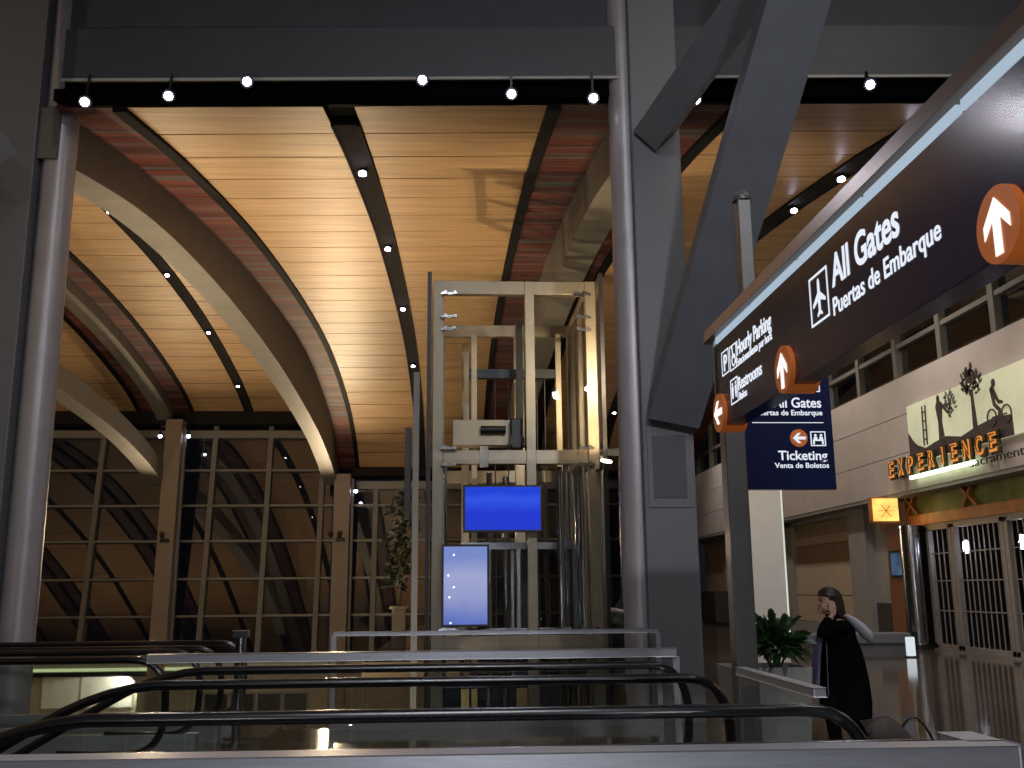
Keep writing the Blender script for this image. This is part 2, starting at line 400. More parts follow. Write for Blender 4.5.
def column(px, bx0, bx1, Y=12.95):
    c = sroot('column', (px, Y, -4))
    part('column_pipe', MB().cyl((px, Y+.05, -3.8), (px, Y+.05, 13), .0166*Y, None, 32), M['pipe'], c, True)
    part('column_box', MB().box(bx0, bx1, Y-.3, Y+.3, -3.8, 13, .015), M['boxcol'], c)
    a = part('access_panel', MB().box(bx0+.05, bx1-.05, Y-.315, Y-.3, 2.62, 3.72, .004), M['boxcol'], c)
    part('panel_plate', MB().box(bx0+.12, bx1-.12, Y-.325, Y-.315, 2.74, 3.55, .003), M['plate'], a)
    return c
column(-5.82, -6.75, -6.03, 13.95)
column(2.38, 2.42, 3.09)
def box_beam(name, pts, w, h, upv):
    m = MB(); rings = []
    for i, p in enumerate(pts):
        p = Vector(p); d = (Vector(pts[min(i+1, len(pts)-1)])-Vector(pts[max(i-1, 0)])).normalized()
        a = d.cross(Vector(upv)).normalized(); c = a.cross(d)
        rings.append([p+a*w/2+c*h/2, p-a*w/2+c*h/2, p-a*w/2-c*h/2, p+a*w/2-c*h/2])
    m.loft(rings); return struct(name, m, M['steel'])
box_beam('beam_brace', [(2.82, 12.62, 3.8), (3.65, 9.5, 7.82), (4.55, 6.1, 12.2)], .66, .42, (0, 1, 0))
box_beam('beam_brace', [(2.7, 12.68, 7.75), (3.15, 11.6, 8.22), (5.6, 5.6, 10.8)], .42, .4, (0, 1, 0))
box_beam('beam_brace', [(-6.0, 12.68, 7.3), (-7.0, 10.9, 8.6), (-9, 7, 11.4)], .42, .4, (0, 1, 0))

# spotlights hanging under the front beam
def beam_spot(p, label, upd, e):
    p = Vector(p); t = thing('spotlight', label, 'lamp', p, 'spotlights in the dark slot under the front beam')
    d = Vector((-p.x*.05, -1, -.55)).normalized()
    part('housing', MB().tube([p-d*.26, p-d*.2, p-d*.02], [.05, .085, .09], 18), M['dark'], t, True)
    part('lens', MB().cyl(p-d*.02, p-d*.005, .058, .058, 18), M['lens'], t)
    part('bracket', MB().bar(p-d*.15, (p.x, p.y+.1, 8.75), .03, .03), M['dark'], t)
    if e: spot(t, 'lamp_light', p+d*.03, p+d*9, e, (.92, .9, 1), 70, .8, .08)
bs = [((-4.97, 7.95), 'beside the left column'), ((-3.86, 8.06), 'second from the left column'), ((-2.82, 8.29), 'third from the left column, raised'), ((-.46, 8.37), 'raised one right of the middle channel'),
      ((.74, 8.19), 'between the raised one and the right column'), ((1.84, 8.15), 'just left of the right column'), ((3.22, 8.16), 'behind the slanted brace'), ((5.59, 8.44), 'above the right wood ceiling, right of the brace')]
for i, ((x, z), l) in enumerate(bs):
    beam_spot((x*1.035, 12.86-.05*(x+1.7), 1.62+(z-1.6)*1.035*(1-.004*(x+1.7))), 'small white spotlight under the front beam, '+l, False, 120 if i in (1, 4, 7) else 0)

# ------------------------------------------------------------------ floors
f = MB()
f.box(2.0, 12.6, -5, 12.6, -.5, 0); f.box(-30, 2.0, -5, 3.72, -.5, 0); f.box(-2.75, 2.0, 9.25, 12.6, -.5, 0)
f.box(2.15, 12.6, 12.6, 14, -.5, 0); f.box(2.75, 12.6, 14, 24, -.5, 0); f.box(-2.15, 12.6, 24, 50, -.5, 0)
struct('floor', f, M['floor'])
struct('floor_lower', MB().box(-42, 2.7, 3.7, 52, -4.1, -3.8), M['lower'])
struct('floor_shop', MB().box(12.6, 17, 19, 30, -.3, 0), M['dkbase'])

# ------------------------------------------------------------------ window wall
WT = math.tan(R(7.5))
def wy(z): return 49.3+(z-0)*WT
w = sroot('window_1', (0, 49.3, -1.3))
g = MB()
def slanted(mb, x0, x1, z0, z1, d0, d1):
    mb.loft([[(x, wy(z0)+d0, z0), (x, wy(z0)+d1, z0), (x, wy(z1)+d1, z1), (x, wy(z1)+d0, z1)] for x in (x0, x1)])
slanted(g, -30, -6.1, -1.3, 9.9, .1, .12); slanted(g, -5.2, 12, -1.3, 6.95, .1, .12)
part('window_glazing', g, M['wglass'], w)
xs = [-22.8, -17.55, -14.1, -12.05, -9.3, -6.65, -3.95, -1.1, 1.7, 4.5, 7.3, 10.1]
f = MB()
for x in xs:
    slanted(f, x-.12, x+.12, -1.3, 9.9 if x < -5.8 else 6.95, -.16, .1)
for z in (-1.24, .53, 2.27, 4.08, 5.82, 7.59):
    if z > 7: f.box(-30, -5.9, wy(z)-.1, wy(z)+.1, z-.05, z+.05)
    else: f.box(-30, 12, wy(z)-.1, wy(z)+.1, z-.05, z+.05)
part('mullions', f, M['mull'], w, kind=None)
h = MB(); h.box(-30, -5.9, wy(9.4)-.2, wy(9.4)+.3, 9.25, 9.62).box(-5.2, 12, wy(6.8)-.25, wy(6.8)+.3, 6.62, 7.0)
part('window_header', h, M['mull'], w)
struct('trim_header', MB().box(-30, -5.9, 49.6, 51.2, 9.85, 10.6).box(-5.4, 12, 49.3, 51, 7.2, 7.6), M['strip'])
struct('trim_sill', MB().box(-30, -2.15, 48.2, 49.4, -1.75, -1.3), M['soffit'])
for x in (-5.45, -13.65):
    c = sroot('column_window', (x, 49, -4))
    m = MB(); m.loft([[(x+a-.0, 48.4+z*.05+b, z) for a, b in ((-.38, -.3), (.38, -.3), (.38, .5), (-.38, .5))] for z in (-3.8, 7.2 if x > -6 else 9.9)])
    part('column_shaft', m, M['wincol'], c)
    u = MB().box(x-.2, x+.2, 48.05, 48.35, 3.95, 4.1, .02); part('uplight_fixture', u, M['dark'], c)
    part('side_strip', MB().bar((x+.46, 48.6, -3.8), (x+.46, 49.0, 7 if x > -6 else 9.5), .12, .2), M['steel'], c)
for x, z, l in ((-14.36, 9.2, 'left of the far inclined column'), (-13.0, 9.2, 'right of the far inclined column'), (-4.84, 6.5, 'right of the nearer window column')):
    t = thing('header_lamp', 'small white lamp hanging from the window header, '+l, 'lamp', (x, 48.9, z), 'lamps on the window header')
    part('stem', MB().cyl((x, 48.9, z+.1), (x, 48.9, z+.45), .03), M['dark'], t); part('shade', MB().lathe([(.05, .2), (.12, .0)], (x, 48.9, z-.05)), M['dark'], t)
    part('bulb', MB().ball((x, 48.88, z-.09), .09), M['lensmall'], t)
# night ground and lower level
struct('wall_lower', MB().box(-32, -1, 48.3, 48.6, -3.8, -1.75), M['lwall'])
struct('wall_lower_side', MB().box(-24, -19.2, 46.5, 48.3, -3.8, -1.9), M['lwall'])
tag(link('cove_light', MB().box(-19.2, -2.2, 48.1, 48.28, -1.85, -1.72), M['limecove'], o=(-10, 48.2, -1.8)), 'long lime green glowing cove strip beneath the window wall', 'light strip')
p = thing('wall_board', 'large pale board on the lower level wall, lit along its lower edge', 'board', (-16.7, 48.2, -3.6))
part('board_face', MB().box(-18.7, -14.7, 48.2, 48.28, -3.45, -2.05), M['white'], p); part('board_frame', MB().box(-18.8, -14.6, 48.26, 48.3, -3.5, -2.0), M['soffit'], p)
part('board_joint', MB().box(-17.0, -16.96, 48.18, 48.2, -3.45, -2.05), M['soffit'], p)
spot(p, 'lamp_light', (-14.4, 47.5, -2.0), (-15.7, 48.25, -3.2), 400, (1, .92, .75), 80, .12, .02)  # unseen spot added; its cone edge draws the diagonal on the board
struct('trim_lower', MB().box(-32, -1, 48.2, 48.3, -2.1, -1.9), M['dark'])
for i, x in enumerate((-11.4, -10.2, -9.0, -7.8)):
    r = sroot('window_%d' % (i+2), (x, 48.2, -3.6))
    part('window_pane', MB().box(x, x+1.0, 48.22, 48.28, -3.7, -2.95), M['dark'], r); fm = MB()
    fm.box(x-.06, x, 48.18, 48.3, -3.8, -2.9).box(x+1, x+1.06, 48.18, 48.3, -3.8, -2.9).box(x-.06, x+1.06, 48.18, 48.3, -2.95, -2.88); part('window_frame', fm, M['mull'], r)

# ------------------------------------------------------------------ right wall
struct('wall_right', MB().box(12.75, 13, 30.0, 51, 0, 4.2).box(12.75, 13, 8, 20, 0, 4.2), M['tan'])
FA = MB()
for z0, z1 in ((4.1, 5.08), (5.1, 6.1), (6.12, 7.13)): FA.box(11.95, 12.2, 8, 51, z0, z1)
struct('wall_fascia', FA, M['plaster'])
struct('ceiling_soffit', MB().box(11.97, 13, 8, 51, 4.0, 4.1), M['soffit'])
struct('wall_clerestory', MB().box(12.2, 12.3, 8, 51, 7.13, 7.3), M['plaster'])
w = sroot('window_6', (12, 30, 7.13))
part('window_glazing', MB().box(12.12, 12.14, 8, 51, 7.13, 11), M['wglass'], w)
f = MB()
y = 18.3
while y < 50: f.box(11.95, 12.15, y-.11, y+.11, 7.13, 11); y += 2.52
for z in (8.0, 9.25): f.box(11.98, 12.15, 8, 51, z-.06, z+.06)
part('mullions', f, M['mull'], w)
# shallow bays of the right wall beyond the shop
m = MB().box(12.55, 12.75, 37.0, 37.7, 0, 4.0).box(12.3, 12.75, 29.6, 30.9, 0, 4.0).box(12.55, 12.75, 46, 46.6, 0, 4.0).box(12.55, 12.75, 30.9, 51, 3.85, 4.0)
struct('trim_pilaster', m, M['soffit'])
struct('trim_band', MB().box(12.68, 12.75, 30.9, 37, 3.1, 3.38).box(12.68, 12.75, 37.7, 46, 3.1, 3.38), M['beige'])
struct('trim_panel', MB().box(12.66, 12.75, 30.9, 37, 1.36, 2.45).box(12.66, 12.75, 30.9, 37, .45, 1.33).box(12.66, 12.75, 37.7, 42, .45, 2.45), M['beige'])
struct('baseboard_right', MB().box(12.6, 12.75, 29.6, 37, 0, .42), M['soffit'])
d = sroot('door_1', (12.6, 43.5, 0)); part('door_leaf', MB().box(12.62, 12.72, 42.6, 44.6, 0, 2.9), M['beige'], d); part('door_frame', MB().box(12.58, 12.75, 42.4, 42.6, 0, 3).box(12.58, 12.75, 44.6, 44.8, 0, 3).box(12.58, 12.75, 42.4, 44.8, 2.9, 3.05), M['brownwood'], d)
part('door_handle', MB().bar((12.58, 42.8, 1.0), (12.58, 42.8, 1.2), .03, .03), M['steelb'], d)
t = thing('dark_cabinet', 'low dark cabinet against the far right wall beyond the grey column', 'cabinet', (12.2, 46.5, 0))
part('cabinet_body', MB().box(11.7, 12.5, 45.2, 48, .1, 1.5, .02), M['dkbase'], t); part('cabinet_base', MB().box(11.8, 12.5, 45.3, 47.9, 0, .1), M['dark'], t); part('door', MB().box(11.67, 11.7, 45.3, 46.6, .15, 1.45), M['dark'], t); part('door', MB().box(11.67, 11.7, 46.65, 47.9, .15, 1.45), M['dark'], t)

# ------------------------------------------------------------------ shop front
struct('wall_shop', MB().box(16.8, 17, 19, 30, 0, 4.0).box(12.75, 17, 29.2, 29.4, 0, 4.0).box(12.75, 17, 19, 19.2, 0, 4.0), M['shop'])
struct('ceiling_shop', MB().box(12.75, 17, 19, 30, 4.0, 4.1), M['shop'])
fz = thing('shop_frieze', 'green and rust coloured frieze above the closed shop gate', 'frieze', (12.5, 24, 3.2))
part('frieze_panel', MB().box(12.55, 12.7, 19.2, 28.8, 3.5, 4.0), M['green'], fz)
part('frieze_rail', MB().box(12.45, 12.7, 19.2, 28.8, 3.22, 3.5), M['rust'], fz)
for y0 in (26.7, 23.6, 20.6):
    x = MB(); x.bar((12.5, y0-.35, 3.5), (12.5, y0+.35, 4.0), .06, .12, (1, 0, 0)); x.bar((12.5, y0+.35, 3.5), (12.5, y0-.15, 4.0), .06, .12, (1, 0, 0))
    part('crossed_bars', x, M['rust'], fz)
t = thing('shop_pillar', 'brown timber clad pillar at the left end of the shop front', 'pillar', (12.5, 28, 0))
part('pillar_body', MB().box(12.4, 12.75, 27.0, 28.35, .0, 3.9, .01), M['brownwood'], t)
t = thing('shop_return_wall', 'grey wall panel with dark base left of the timber pillar', 'wall panel', (12.6, 29, 0))
part('panel', MB().box(12.55, 12.75, 28.4, 29.6, 1.15, 4.0), M['soffit'], t); part('base_panel', MB().box(12.5, 12.75, 28.4, 29.6, 0, 1.15), M['dkbase'], t)
t = thing('wall_screen', 'small dark wall screen mounted on the timber pillar', 'screen', (12.36, 27.7, 1.9))
part('casing', MB().box(12.34, 12.4, 27.25, 28.1, 1.85, 2.62, .01), M['dark'], t); part('display', MB().box(12.33, 12.341, 27.33, 28.0, 1.93, 2.54), emit_mat('dim_screen', (.1, .18, .3), .5, .6, 2), t)
t = thing('steel_pilaster', 'polished steel round column standing between timber pillar and gate', 'column', (12.25, 26.4, 0))
part('shaft', MB().cyl((12.25, 26.45, .12), (12.25, 26.45, 3.22), .3, None, 28), M['steelb'], t, True); part('base_ring', MB().cyl((12.25, 26.45, 0), (12.25, 26.45, .12), .36, None, 28), M['dark'], t, True)
t = thing('lightbox_sign', 'square glowing amber blade sign projecting beside the shop front', 'sign', (11.9, 27.1, 3.3))
part('lightbox_face', MB().box(11.5, 12.2, 26.95, 27.0, 3.38, 4.0), M['amber'], t); part('lightbox_frame', MB().box(11.46, 12.24, 27.0, 27.2, 3.34, 4.04).box(11.46, 12.24, 26.93, 27.2, 3.32, 3.38), M['rust'], t)
part('emblem', MB().bar((11.72, 26.94, 3.5), (11.98, 26.94, 3.82), .01, .03, (0, 1, 0)).bar((11.98, 26.94, 3.5), (11.72, 26.94, 3.82), .01, .03, (0, 1, 0)).bar((11.6, 26.94, 3.66), (12.1, 26.94, 3.66), .01, .02, (0, 1, 0)), M['rust'], t)
spot(t, 'lamp_light', (11.85, 26.7, 3.6), (11.85, 24, 1), 25, (1, .5, .15), 140, 1, .2)
def gate_panel(y0, y1, nb, label):
    t = thing('folding_gate', label, 'gate', (12.55, (y0+y1)/2, 0), 'folding gate panels across the shop front')
    f = MB(); s = .13
    f.box(12.5, 12.6, y0, y0+s, 0, 3.2).box(12.5, 12.6, y1-s, y1, 0, 3.2).box(12.5, 12.6, y0, y1, 3.06, 3.2).box(12.5, 12.6, y0, y1, 0, .16)
    part('gate_frame', f, M['gate'], t)
    for k in range(nb):
        y = y0+s+(y1-y0-2*s)*(k+.5)/nb
        part('bar', MB().box(12.54, 12.56, y-.016, y+.016, .16, 3.06), M['gate'], t)
    for z in (1.0, 1.75, 2.45): part('crossbar', MB().box(12.54, 12.56, y0+s, y1-s, z-.015, z+.015), M['gate'], t)
gate_panel(24.75, 26.1, 4, 'narrow folding gate panel beside the polished steel column')
gate_panel(22.3, 24.7, 9, 'wide folding gate panel of vertical bars, middle of the shop front')
gate_panel(19.85, 22.25, 9, 'wide folding gate panel at the picture edge, amber goods behind it')
struct('trim_gate', MB().box(12.49, 12.62, 19.2, 26.15, 3.16, 3.24).box(12.49, 12.62, 19.2, 26.15, -.01, .05).box(12.515, 12.59, 24.69, 24.76, .05, 3.16).box(12.515, 12.59, 22.24, 22.31, .05, 3.16), M['gate'])
t = thing('display_shelf', 'shelf of amber goods inside the closed shop', 'shelf', (14.5, 20.6, 0))
for z in (.9, 1.3, 1.7): part('shelf_board', MB().box(14.2, 14.7, 19.6, 22.4, z, z+.04), M['brownwood'], t)
part('shelf_back', MB().box(14.7, 14.75, 19.6, 22.4, 0, 2.1), M['shop'], t)
for k in range(12):
    z = (.94, 1.34, 1.74)[k % 3]; y = 19.8+k*.21
    tag(link('goods_jar', MB().lathe([(.05, 0), (.06, .02), (.06, .17), (.035, .2), (.035, .24)], (14.42, y, z), 10), M['goods'], o=(14.42, y, z)), 'small amber jar on the shelf inside the shop', 'jar', 'amber jars inside the shop')
t = thing('garment_rail', 'red garment hanging on a rail inside the dark shop', 'garment', (13.8, 23.4, 0))
part('rail', MB().tube([(13.8, 22.9, 0), (13.8, 22.9, 1.75), (13.8, 23.9, 1.75), (13.8, 23.9, 0)], .02, 8), M['steelb'], t)
part('garment', MB().loft([[(13.8+a*.5, 23.4+b*s, z) for a, b in ((-.12, -.3), (.12, -.3), (.2, 0), (.12, .3), (-.12, .3), (-.2, 0))] for z, s in ((.6, 1.1), (1.2, .8), (1.55, .9), (1.68, .3))]), M['redcloth'], t)
for y, z, l in ((25.2, 2.6, 'behind the narrow gate panel'), (23.3, 2.55, 'behind the middle gate panel'), (22.6, 2.6, 'at the right of the middle gate panel')):
    t = thing('shop_lamp', 'small white lamp glowing inside the shop '+l, 'lamp', (13.1, y, z), 'small lamps inside the shop')
    part('bulb', MB().lathe([(.05, -.16), (.08, 0), (.05, .16)], (13.1, y, z), 10), M['lensmall'], t); part('cord', MB().cyl((13.1, y, z+.1), (13.1, y, 4.0), .012, None, 6), M['dark'], t)
struct('wall_bench', MB().box(11.2, 12.5, 27.2, 29.5, 0, .12), M['steel'])
t = thing('grey_bench', 'low grey bench behind the woman near the timber pillar', 'bench', (10.6, 25.8, 0))
part('seat', MB().box(8.9, 11.6, 25.5, 26.3, .2, .45, .02), M['steel'], t); part('plinth', MB().box(9.0, 11.5, 25.6, 26.2, 0, .2), M['steel'], t)
t = thing('floor_marker', 'small glowing white floor marker at the end of the grey bench', 'floor light', (10.6, 23.4, 0))
part('body', MB().box(10.5, 10.7, 23.35, 23.45, .03, .46, .02), emit_mat('marker_white', (.85, .95, 1), .8), t); part('base', MB().box(10.47, 10.73, 23.3, 23.5, 0, .03), M['dark'], t)

# mural sign EXPERIENCE
t = thing('mural_sign', 'mural panel with orange EXPERIENCE letters over the shop', 'sign', (11.9, 22, 4.4))
part('mural_panel', MB().box(11.86, 11.95, 14.5, 25.2, 4.75, 6.25), M['mural'], t)
U, V, NN = (0, -1, 0), (0, 0, 1), (-1, 0, 0)
for k, ch in enumerate('EXPERIENCE'):
    lb, lo_, li = MB(), MB(), MB()
    y0 = 26.3-k*.575-(.115 if ch == 'I' else 0); w_ = .3 if ch != 'I' else .07
    lb.text(ch, (11.80, y0-.03, 4.46), U, V, NN, w_+.08, .48, .05, .06)
    lo_.text(ch, (11.745, y0, 4.5), U, V, NN, w_, .41, .02, .03)
    li.text(ch, (11.722, y0-.03, 4.53), U, V, NN, w_-.06 if ch != 'I' else .025, .35, .01, -.018)
    lt = part('letter', lo_, M['letter'], t); part('letter_backing', lb, M['letterside'], lt); part('letter_face', li, M['letterside'], lt)
part('script_lettering', MB().text('sacramento', (11.8, 22.1, 4.27), U, V, NN, 2.5, .2, .02, -.006), M['letterside'], t)
part('light_tube', MB().box(11.78, 11.84, 21.9, 25.2, 4.33, 4.42), M['glow'], t)
def mp(y, z): return (25.2-y, z-4.75)
O = (11.86, 25.2, 4.75)
hill = [(0, 0), (0, .8), (.25, .55), (.45, .42), (.9, .28), (1.4, .36), (2.0, .42), (2.7, .3), (3.4, .42), (4.2, .5), (4.9, .45), (4.9, 0)]
part('silhouette_ground', MB().prism(hill, O, U, V, NN, .012), M['sil'], t)
s = MB()
for a in (0, .17): s.bar((11.84, 25.2-.85-a, 5.1), (11.84, 25.2-.9-a, 6.1), .02, .035)
for k in range(4): s.bar((11.84, 25.2-.86, 5.25+k*.23), (11.84, 25.2-1.05, 5.25+k*.23), .02, .03)
part('silhouette_ladder', s, M['sil'], t)
s = MB(); s.ball((11.85, 25.2-1.75, 6.13), .09, (.3, .8, 1.1), 10)
s.prism([(1.62, .15), (1.68, .8), (1.6, 1.2), (1.68, 1.32), (1.82, 1.32), (1.92, 1.15), (1.85, .8), (1.95, .15), (1.85, .15), (1.78, .65), (1.74, .15)], O, U, V, NN, .02)
s.prism([(1.85, 1.2), (2.15, .95), (2.17, 1.0), (1.88, 1.28)], O, U, V, NN, .02)
part('silhouette_worker', s, M['sil'], t)
def leafy(cx, cz, rx, rz, n, seed):
    rr = random.Random(seed); s = MB()
    for _ in range(n):
        a, r_ = rr.uniform(0, 2*PI), math.sqrt(rr.random()); x_, z_ = cx+math.cos(a)*rx*r_, cz+math.sin(a)*rz*r_; q = rr.uniform(0, PI); l = .16
        s.prism([(x_, z_), (x_+math.cos(q+.4)*l*.5, z_+math.sin(q+.4)*l*.5), (x_+math.cos(q)*l, z_+math.sin(q)*l), (x_+math.cos(q-.4)*l*.5, z_+math.sin(q-.4)*l*.5)], O, U, V, NN, .015)
    return s
part('silhouette_shrub', leafy(2.3, 1.1, .22, .3, 45, 2), M['silg'], t)
s = leafy(3.35, 1.45, .42, .32, 90, 3); s.prism([(3.28, .3), (3.32, 1.3), (3.4, 1.3), (3.48, .3)], O, U, V, NN, .018); part('silhouette_tree', s, M['sil'], t)
s = MB(); s.ball((11.85, 25.2-4.3, 6.0), .09, (.3, .9, 1.1), 10)
s.prism([(4.15, 1.15), (4.25, 1.22), (4.45, .85), (4.6, .8), (4.6, .74), (4.42, .76)], O, U, V, NN, .02); s.prism([(4.13, 1.15), (4.22, .75), (4.4, .6), (4.35, .4), (4.42, .4), (4.5, .64), (4.3, .8), (4.27, 1.1)], O, U, V, NN, .02)
for c_ in (4.12, 4.72): s.ring((11.85, 25.2-c_, 4.75+.5), U, V, NN, .17, .2, .02)
s.bar((11.85, 25.2-4.12, 5.25), (11.85, 25.2-4.72, 5.25), .02, .03); part('silhouette_cyclist', s, M['sil'], t)
s = MB(); s.ball((11.85, 25.2-5.75, 6.05), .09, (.3, .8, 1.1), 10); s.prism([(5.6, .3), (5.65, 1.2), (5.85, 1.2), (5.9, .3)], O, U, V, NN, .02); part('silhouette_walker', s, M['sil'], t)
# ------------------------------------------------------------------ overhead blue sign
t = thing('overhead_sign', 'long navy blue overhead sign with All Gates lettering and orange arrows', 'sign', (2.3, 5.5, 2.93))
part('sign_panel', MB().box(2.2, 2.34, 1.9, 8.1, 2.9, 3.62, .004), M['navy'], t)
part('sign_cap', MB().loft([[(2.14, y, 3.68), (2.4, y, 3.68), (2.37, y, 3.8), (2.17, y, 3.8)] for y in (1.8, 8.3)]), M['bronze'], t)
part('sign_core', MB().box(2.22, 2.33, 1.9, 8.1, 3.6, 3.69), M['dark'], t)
part('end_plate', MB().box(2.185, 2.35, 8.1, 8.14, 2.9, 3.66), M['steelb'], t, label='bright end plate')
ys_ = [8.08, 7.05, 6.0, 4.95, 3.9, 2.85, 1.9]
for a, b_ in zip(ys_, ys_[1:]): part('light_strip', MB().box(2.19, 2.22, b_+.02, a-.02, 3.625, 3.675), M['strip_lit'], t)
X = 2.199
def tx(s_, y0, z0, w_, h_, bold=.012): part('lettering', MB().text(s_, (X, y0, z0), U, V, NN, w_, h_, .003, bold), M['signtext'], t)
tx('All Gates', 5.47, 3.32, .9, .185, .02); tx('Puertas de Embarque', 5.48, 3.15, 1.31, .105)
tx('Hourly Parking', 7.47, 3.385, .86, .115, .016); tx('Estacionamiento por hora', 7.49, 3.30, .88, .062, .006)
tx('Restrooms', 7.48, 3.11, .6, .1); tx('Baños', 7.47, 3.03, .2, .06, .006)
def square(mb, y0, z0, w_, h_, b_=.014, x=X): 
    for a, c_, e, g_ in ((0, w_, 0, b_), (0, w_, h_-b_, h_), (0, b_, 0, h_), (w_-b_, w_, 0, h_)): mb.box(x-.003, x, y0-c_, y0-a, z0+e, z0+g_)
    return mb
plane = [(0, .5), (.06, .42), (.07, .14), (.42, -.1), (.42, -.19), (.07, -.07), (.055, -.33), (.16, -.42), (.16, -.48), (0, -.43), (-.16, -.48), (-.16, -.42), (-.055, -.33), (-.07, -.07), (-.42, -.19), (-.42, -.1), (-.07, .14), (-.06, .42)]
pg = square(MB(), 5.84, 3.17, .30, .31); pg.prism([(.15+a*.24, .155+b_*.24) for a, b_ in plane], (X, 5.84, 3.17), U, V, NN, .003); part('plane_pictogram', pg, M['signtext'], t)
pg = square(MB(), 7.92, 3.31, .21, .2, .01); pg.text('P', (X, 7.86, 3.345), U, V, NN, .1, .13, .003, .02); part('parking_pictogram', pg, M['signtext'], t)
def person_icon(mb, y, z, k):
    mb.ring((X, y, z+.105*k), U, V, NN, .001, .018*k, .003, 12); mb.prism([(-.03*k, .08*k), (.03*k, .08*k), (.026*k, .0), (.012*k, -.05*k), (-.012*k, -.05*k), (-.026*k, 0)], (X, y, z), U, V, NN, .003)
pg = square(MB(), 7.68, 3.3, .19, .2, .01); pg.ring((X, 7.575, 3.375), U, V, NN, .038, .052, .003, 20); pg.bar((X, 7.6, 3.46), (X, 7.59, 3.39), .004, .016); pg.bar((X, 7.59, 3.4), (X, 7.54, 3.4), .004, .016); pg.bar((X, 7.54, 3.4), (X, 7.52, 3.34), .004, .016); pg.ring((X, 7.605, 3.475), U, V, NN, .001, .014, .003, 12); part('wheelchair_pictogram', pg, M['signtext'], t)
pg = square(MB(), 7.7, 3.03, .2, .2, .01); person_icon(pg, 7.645, 3.11, .75); person_icon(pg, 7.555, 3.11, .75); part('restroom_pictogram', pg, M['signtext'], t)
arrow = [(0, .36), (.3, .05), (.3, -.13), (.085, .08), (.085, -.4), (-.085, -.4), (-.085, .08), (-.3, -.13), (-.3, .05)]
for y, rot, l in ((3.66, 0, 'up'), (6.34, 0, 'up'), (7.99, 90, 'left')):
    z = 3.02; rr = .16
    dsc = part('arrow_disc', MB().cyl((2.165, y, z), (2.37, y, z), rr, None, 36), M['orange'], t, True, 'orange disc with white arrow pointing '+l)
    ca, sa = math.cos(R(rot)), math.sin(R(rot))
    part('arrow', MB().prism([((a*ca-b_*sa)*rr*2, (a*sa+b_*ca)*rr*2) for a, b_ in arrow], (2.163, y, z), U, V, NN, .004), emit_mat('arrow_white', (1, .97, .92), 1.1), dsc)
part('hanger_stub', MB().box(2.22, 2.33, 7.3, 7.42, 3.78, 4.62, .01).lathe([(.075, 0), (.075, .03), (.045, .07), (.01, .09)], (2.275, 7.36, 4.62), 16), M['post'], t)
t = thing('sign_post', 'dark steel post rising from the floor beside the ticketing sign', 'post', (2.42, 8.5, 0))
part('pole', MB().box(2.33, 2.51, 8.41, 8.59, 0.03, 3.62, .01), M['post'], t); part('cap', MB().box(2.32, 2.52, 8.4, 8.6, 3.62, 3.65, .008), M['post'], t); part('base_plate', MB().box(2.25, 2.59, 8.33, 8.67, 0, .03), M['post'], t)
t = thing('ticketing_sign', 'upright navy sign reading All Gates and Ticketing under the long sign', 'sign', (2.95, 8.55, 2.45))
part('sign_panel', MB().box(2.53, 3.325, 8.52, 8.6, 2.44, 3.58, .004), M['navy'], t); part('edge_strip', MB().box(2.52, 2.535, 8.515, 8.605, 2.44, 3.58), M['strip_lit'], t, label='pale glowing left edge')
U2, V2, N2 = (1, 0, 0), (0, 0, 1), (0, -1, 0); YS = 8.519
def tx2(s_, x0, z0, w_, h_, bold=.014): part('lettering', MB().text(s_, (x0, YS, z0), U2, V2, N2, w_, h_, .003, bold), M['signtext'], t)
def t2(a, b_): # crop coordinates of this sign -> metres on it
    return 2.53+(a-160)/3.49*.00905, 2.445+(728-b_)/3.49*.00905
for s_, a0, a1, z_, h_ in (('All Gates', 265, 433, 450, 34), ('Puertas de Embarque', 203, 435, 477, 18), ('Ticketing', 273, 442, 630, 31), ('Venta de Boletos', 259, 445, 657, 17)):
    x0, z0 = t2(a0, z_); x1, _ = t2(a1, z_); tx2(s_, max(x0, 2.57), z0, x1-max(x0, 2.57), h_/3.49*.00905)
x0, z0 = t2(190, 504); x1, _ = t2(436, 504); part('rule_line', MB().box(max(x0, 2.57), x1, YS-.003, YS, z0, z0+.006), M['signtext'], t)
def sq2(mb, x0, z0, w_, h_, b_=.009):
    mb.box(x0, x0+w_, YS-.003, YS, z0, z0+b_).box(x0, x0+w_, YS-.003, YS, z0+h_-b_, z0+h_).box(x0, x0+b_, YS-.003, YS, z0, z0+h_).box(x0+w_-b_, x0+w_, YS-.003, YS, z0, z0+h_); return mb
x0, z0 = t2(386, 396); pg = sq2(MB(), x0, z0, .12, .125); pg.prism([(.06-b_*.09, .0625+a*.09) for a, b_ in plane], (x0, YS, z0), U2, V2, N2, .003); part('plane_pictogram', pg, M['signtext'], t)
x0, z0 = t2(388, 583); pg = sq2(MB(), x0, z0, .135, .13)
for dx in (.045, .095): pg.ring((x0+dx, YS, z0+.095), U2, V2, N2, .001, .012, .003, 12); pg.box(x0+dx-.016, x0+dx+.016, YS-.003, YS, z0+.05, z0+.08)
pg.box(x0+.02, x0+.115, YS-.003, YS, z0+.045, z0+.058).box(x0+.02, x0+.035, YS-.003, YS, z0+.015, z0+.045).box(x0+.1, x0+.115, YS-.003, YS, z0+.015, z0+.045); part('counter_pictogram', pg, M['signtext'], t)
x0, z0 = t2(347, 556); dsc = part('arrow_disc', MB().cyl((x0, YS, z0), (x0, YS-.006, z0), .078, None, 32), M['orange'], t); part('arrow', MB().prism([(-b_*.15, a*.15) for a, b_ in arrow], (x0, YS-.006, z0), U2, V2, N2, .003), M['signtext'], dsc)
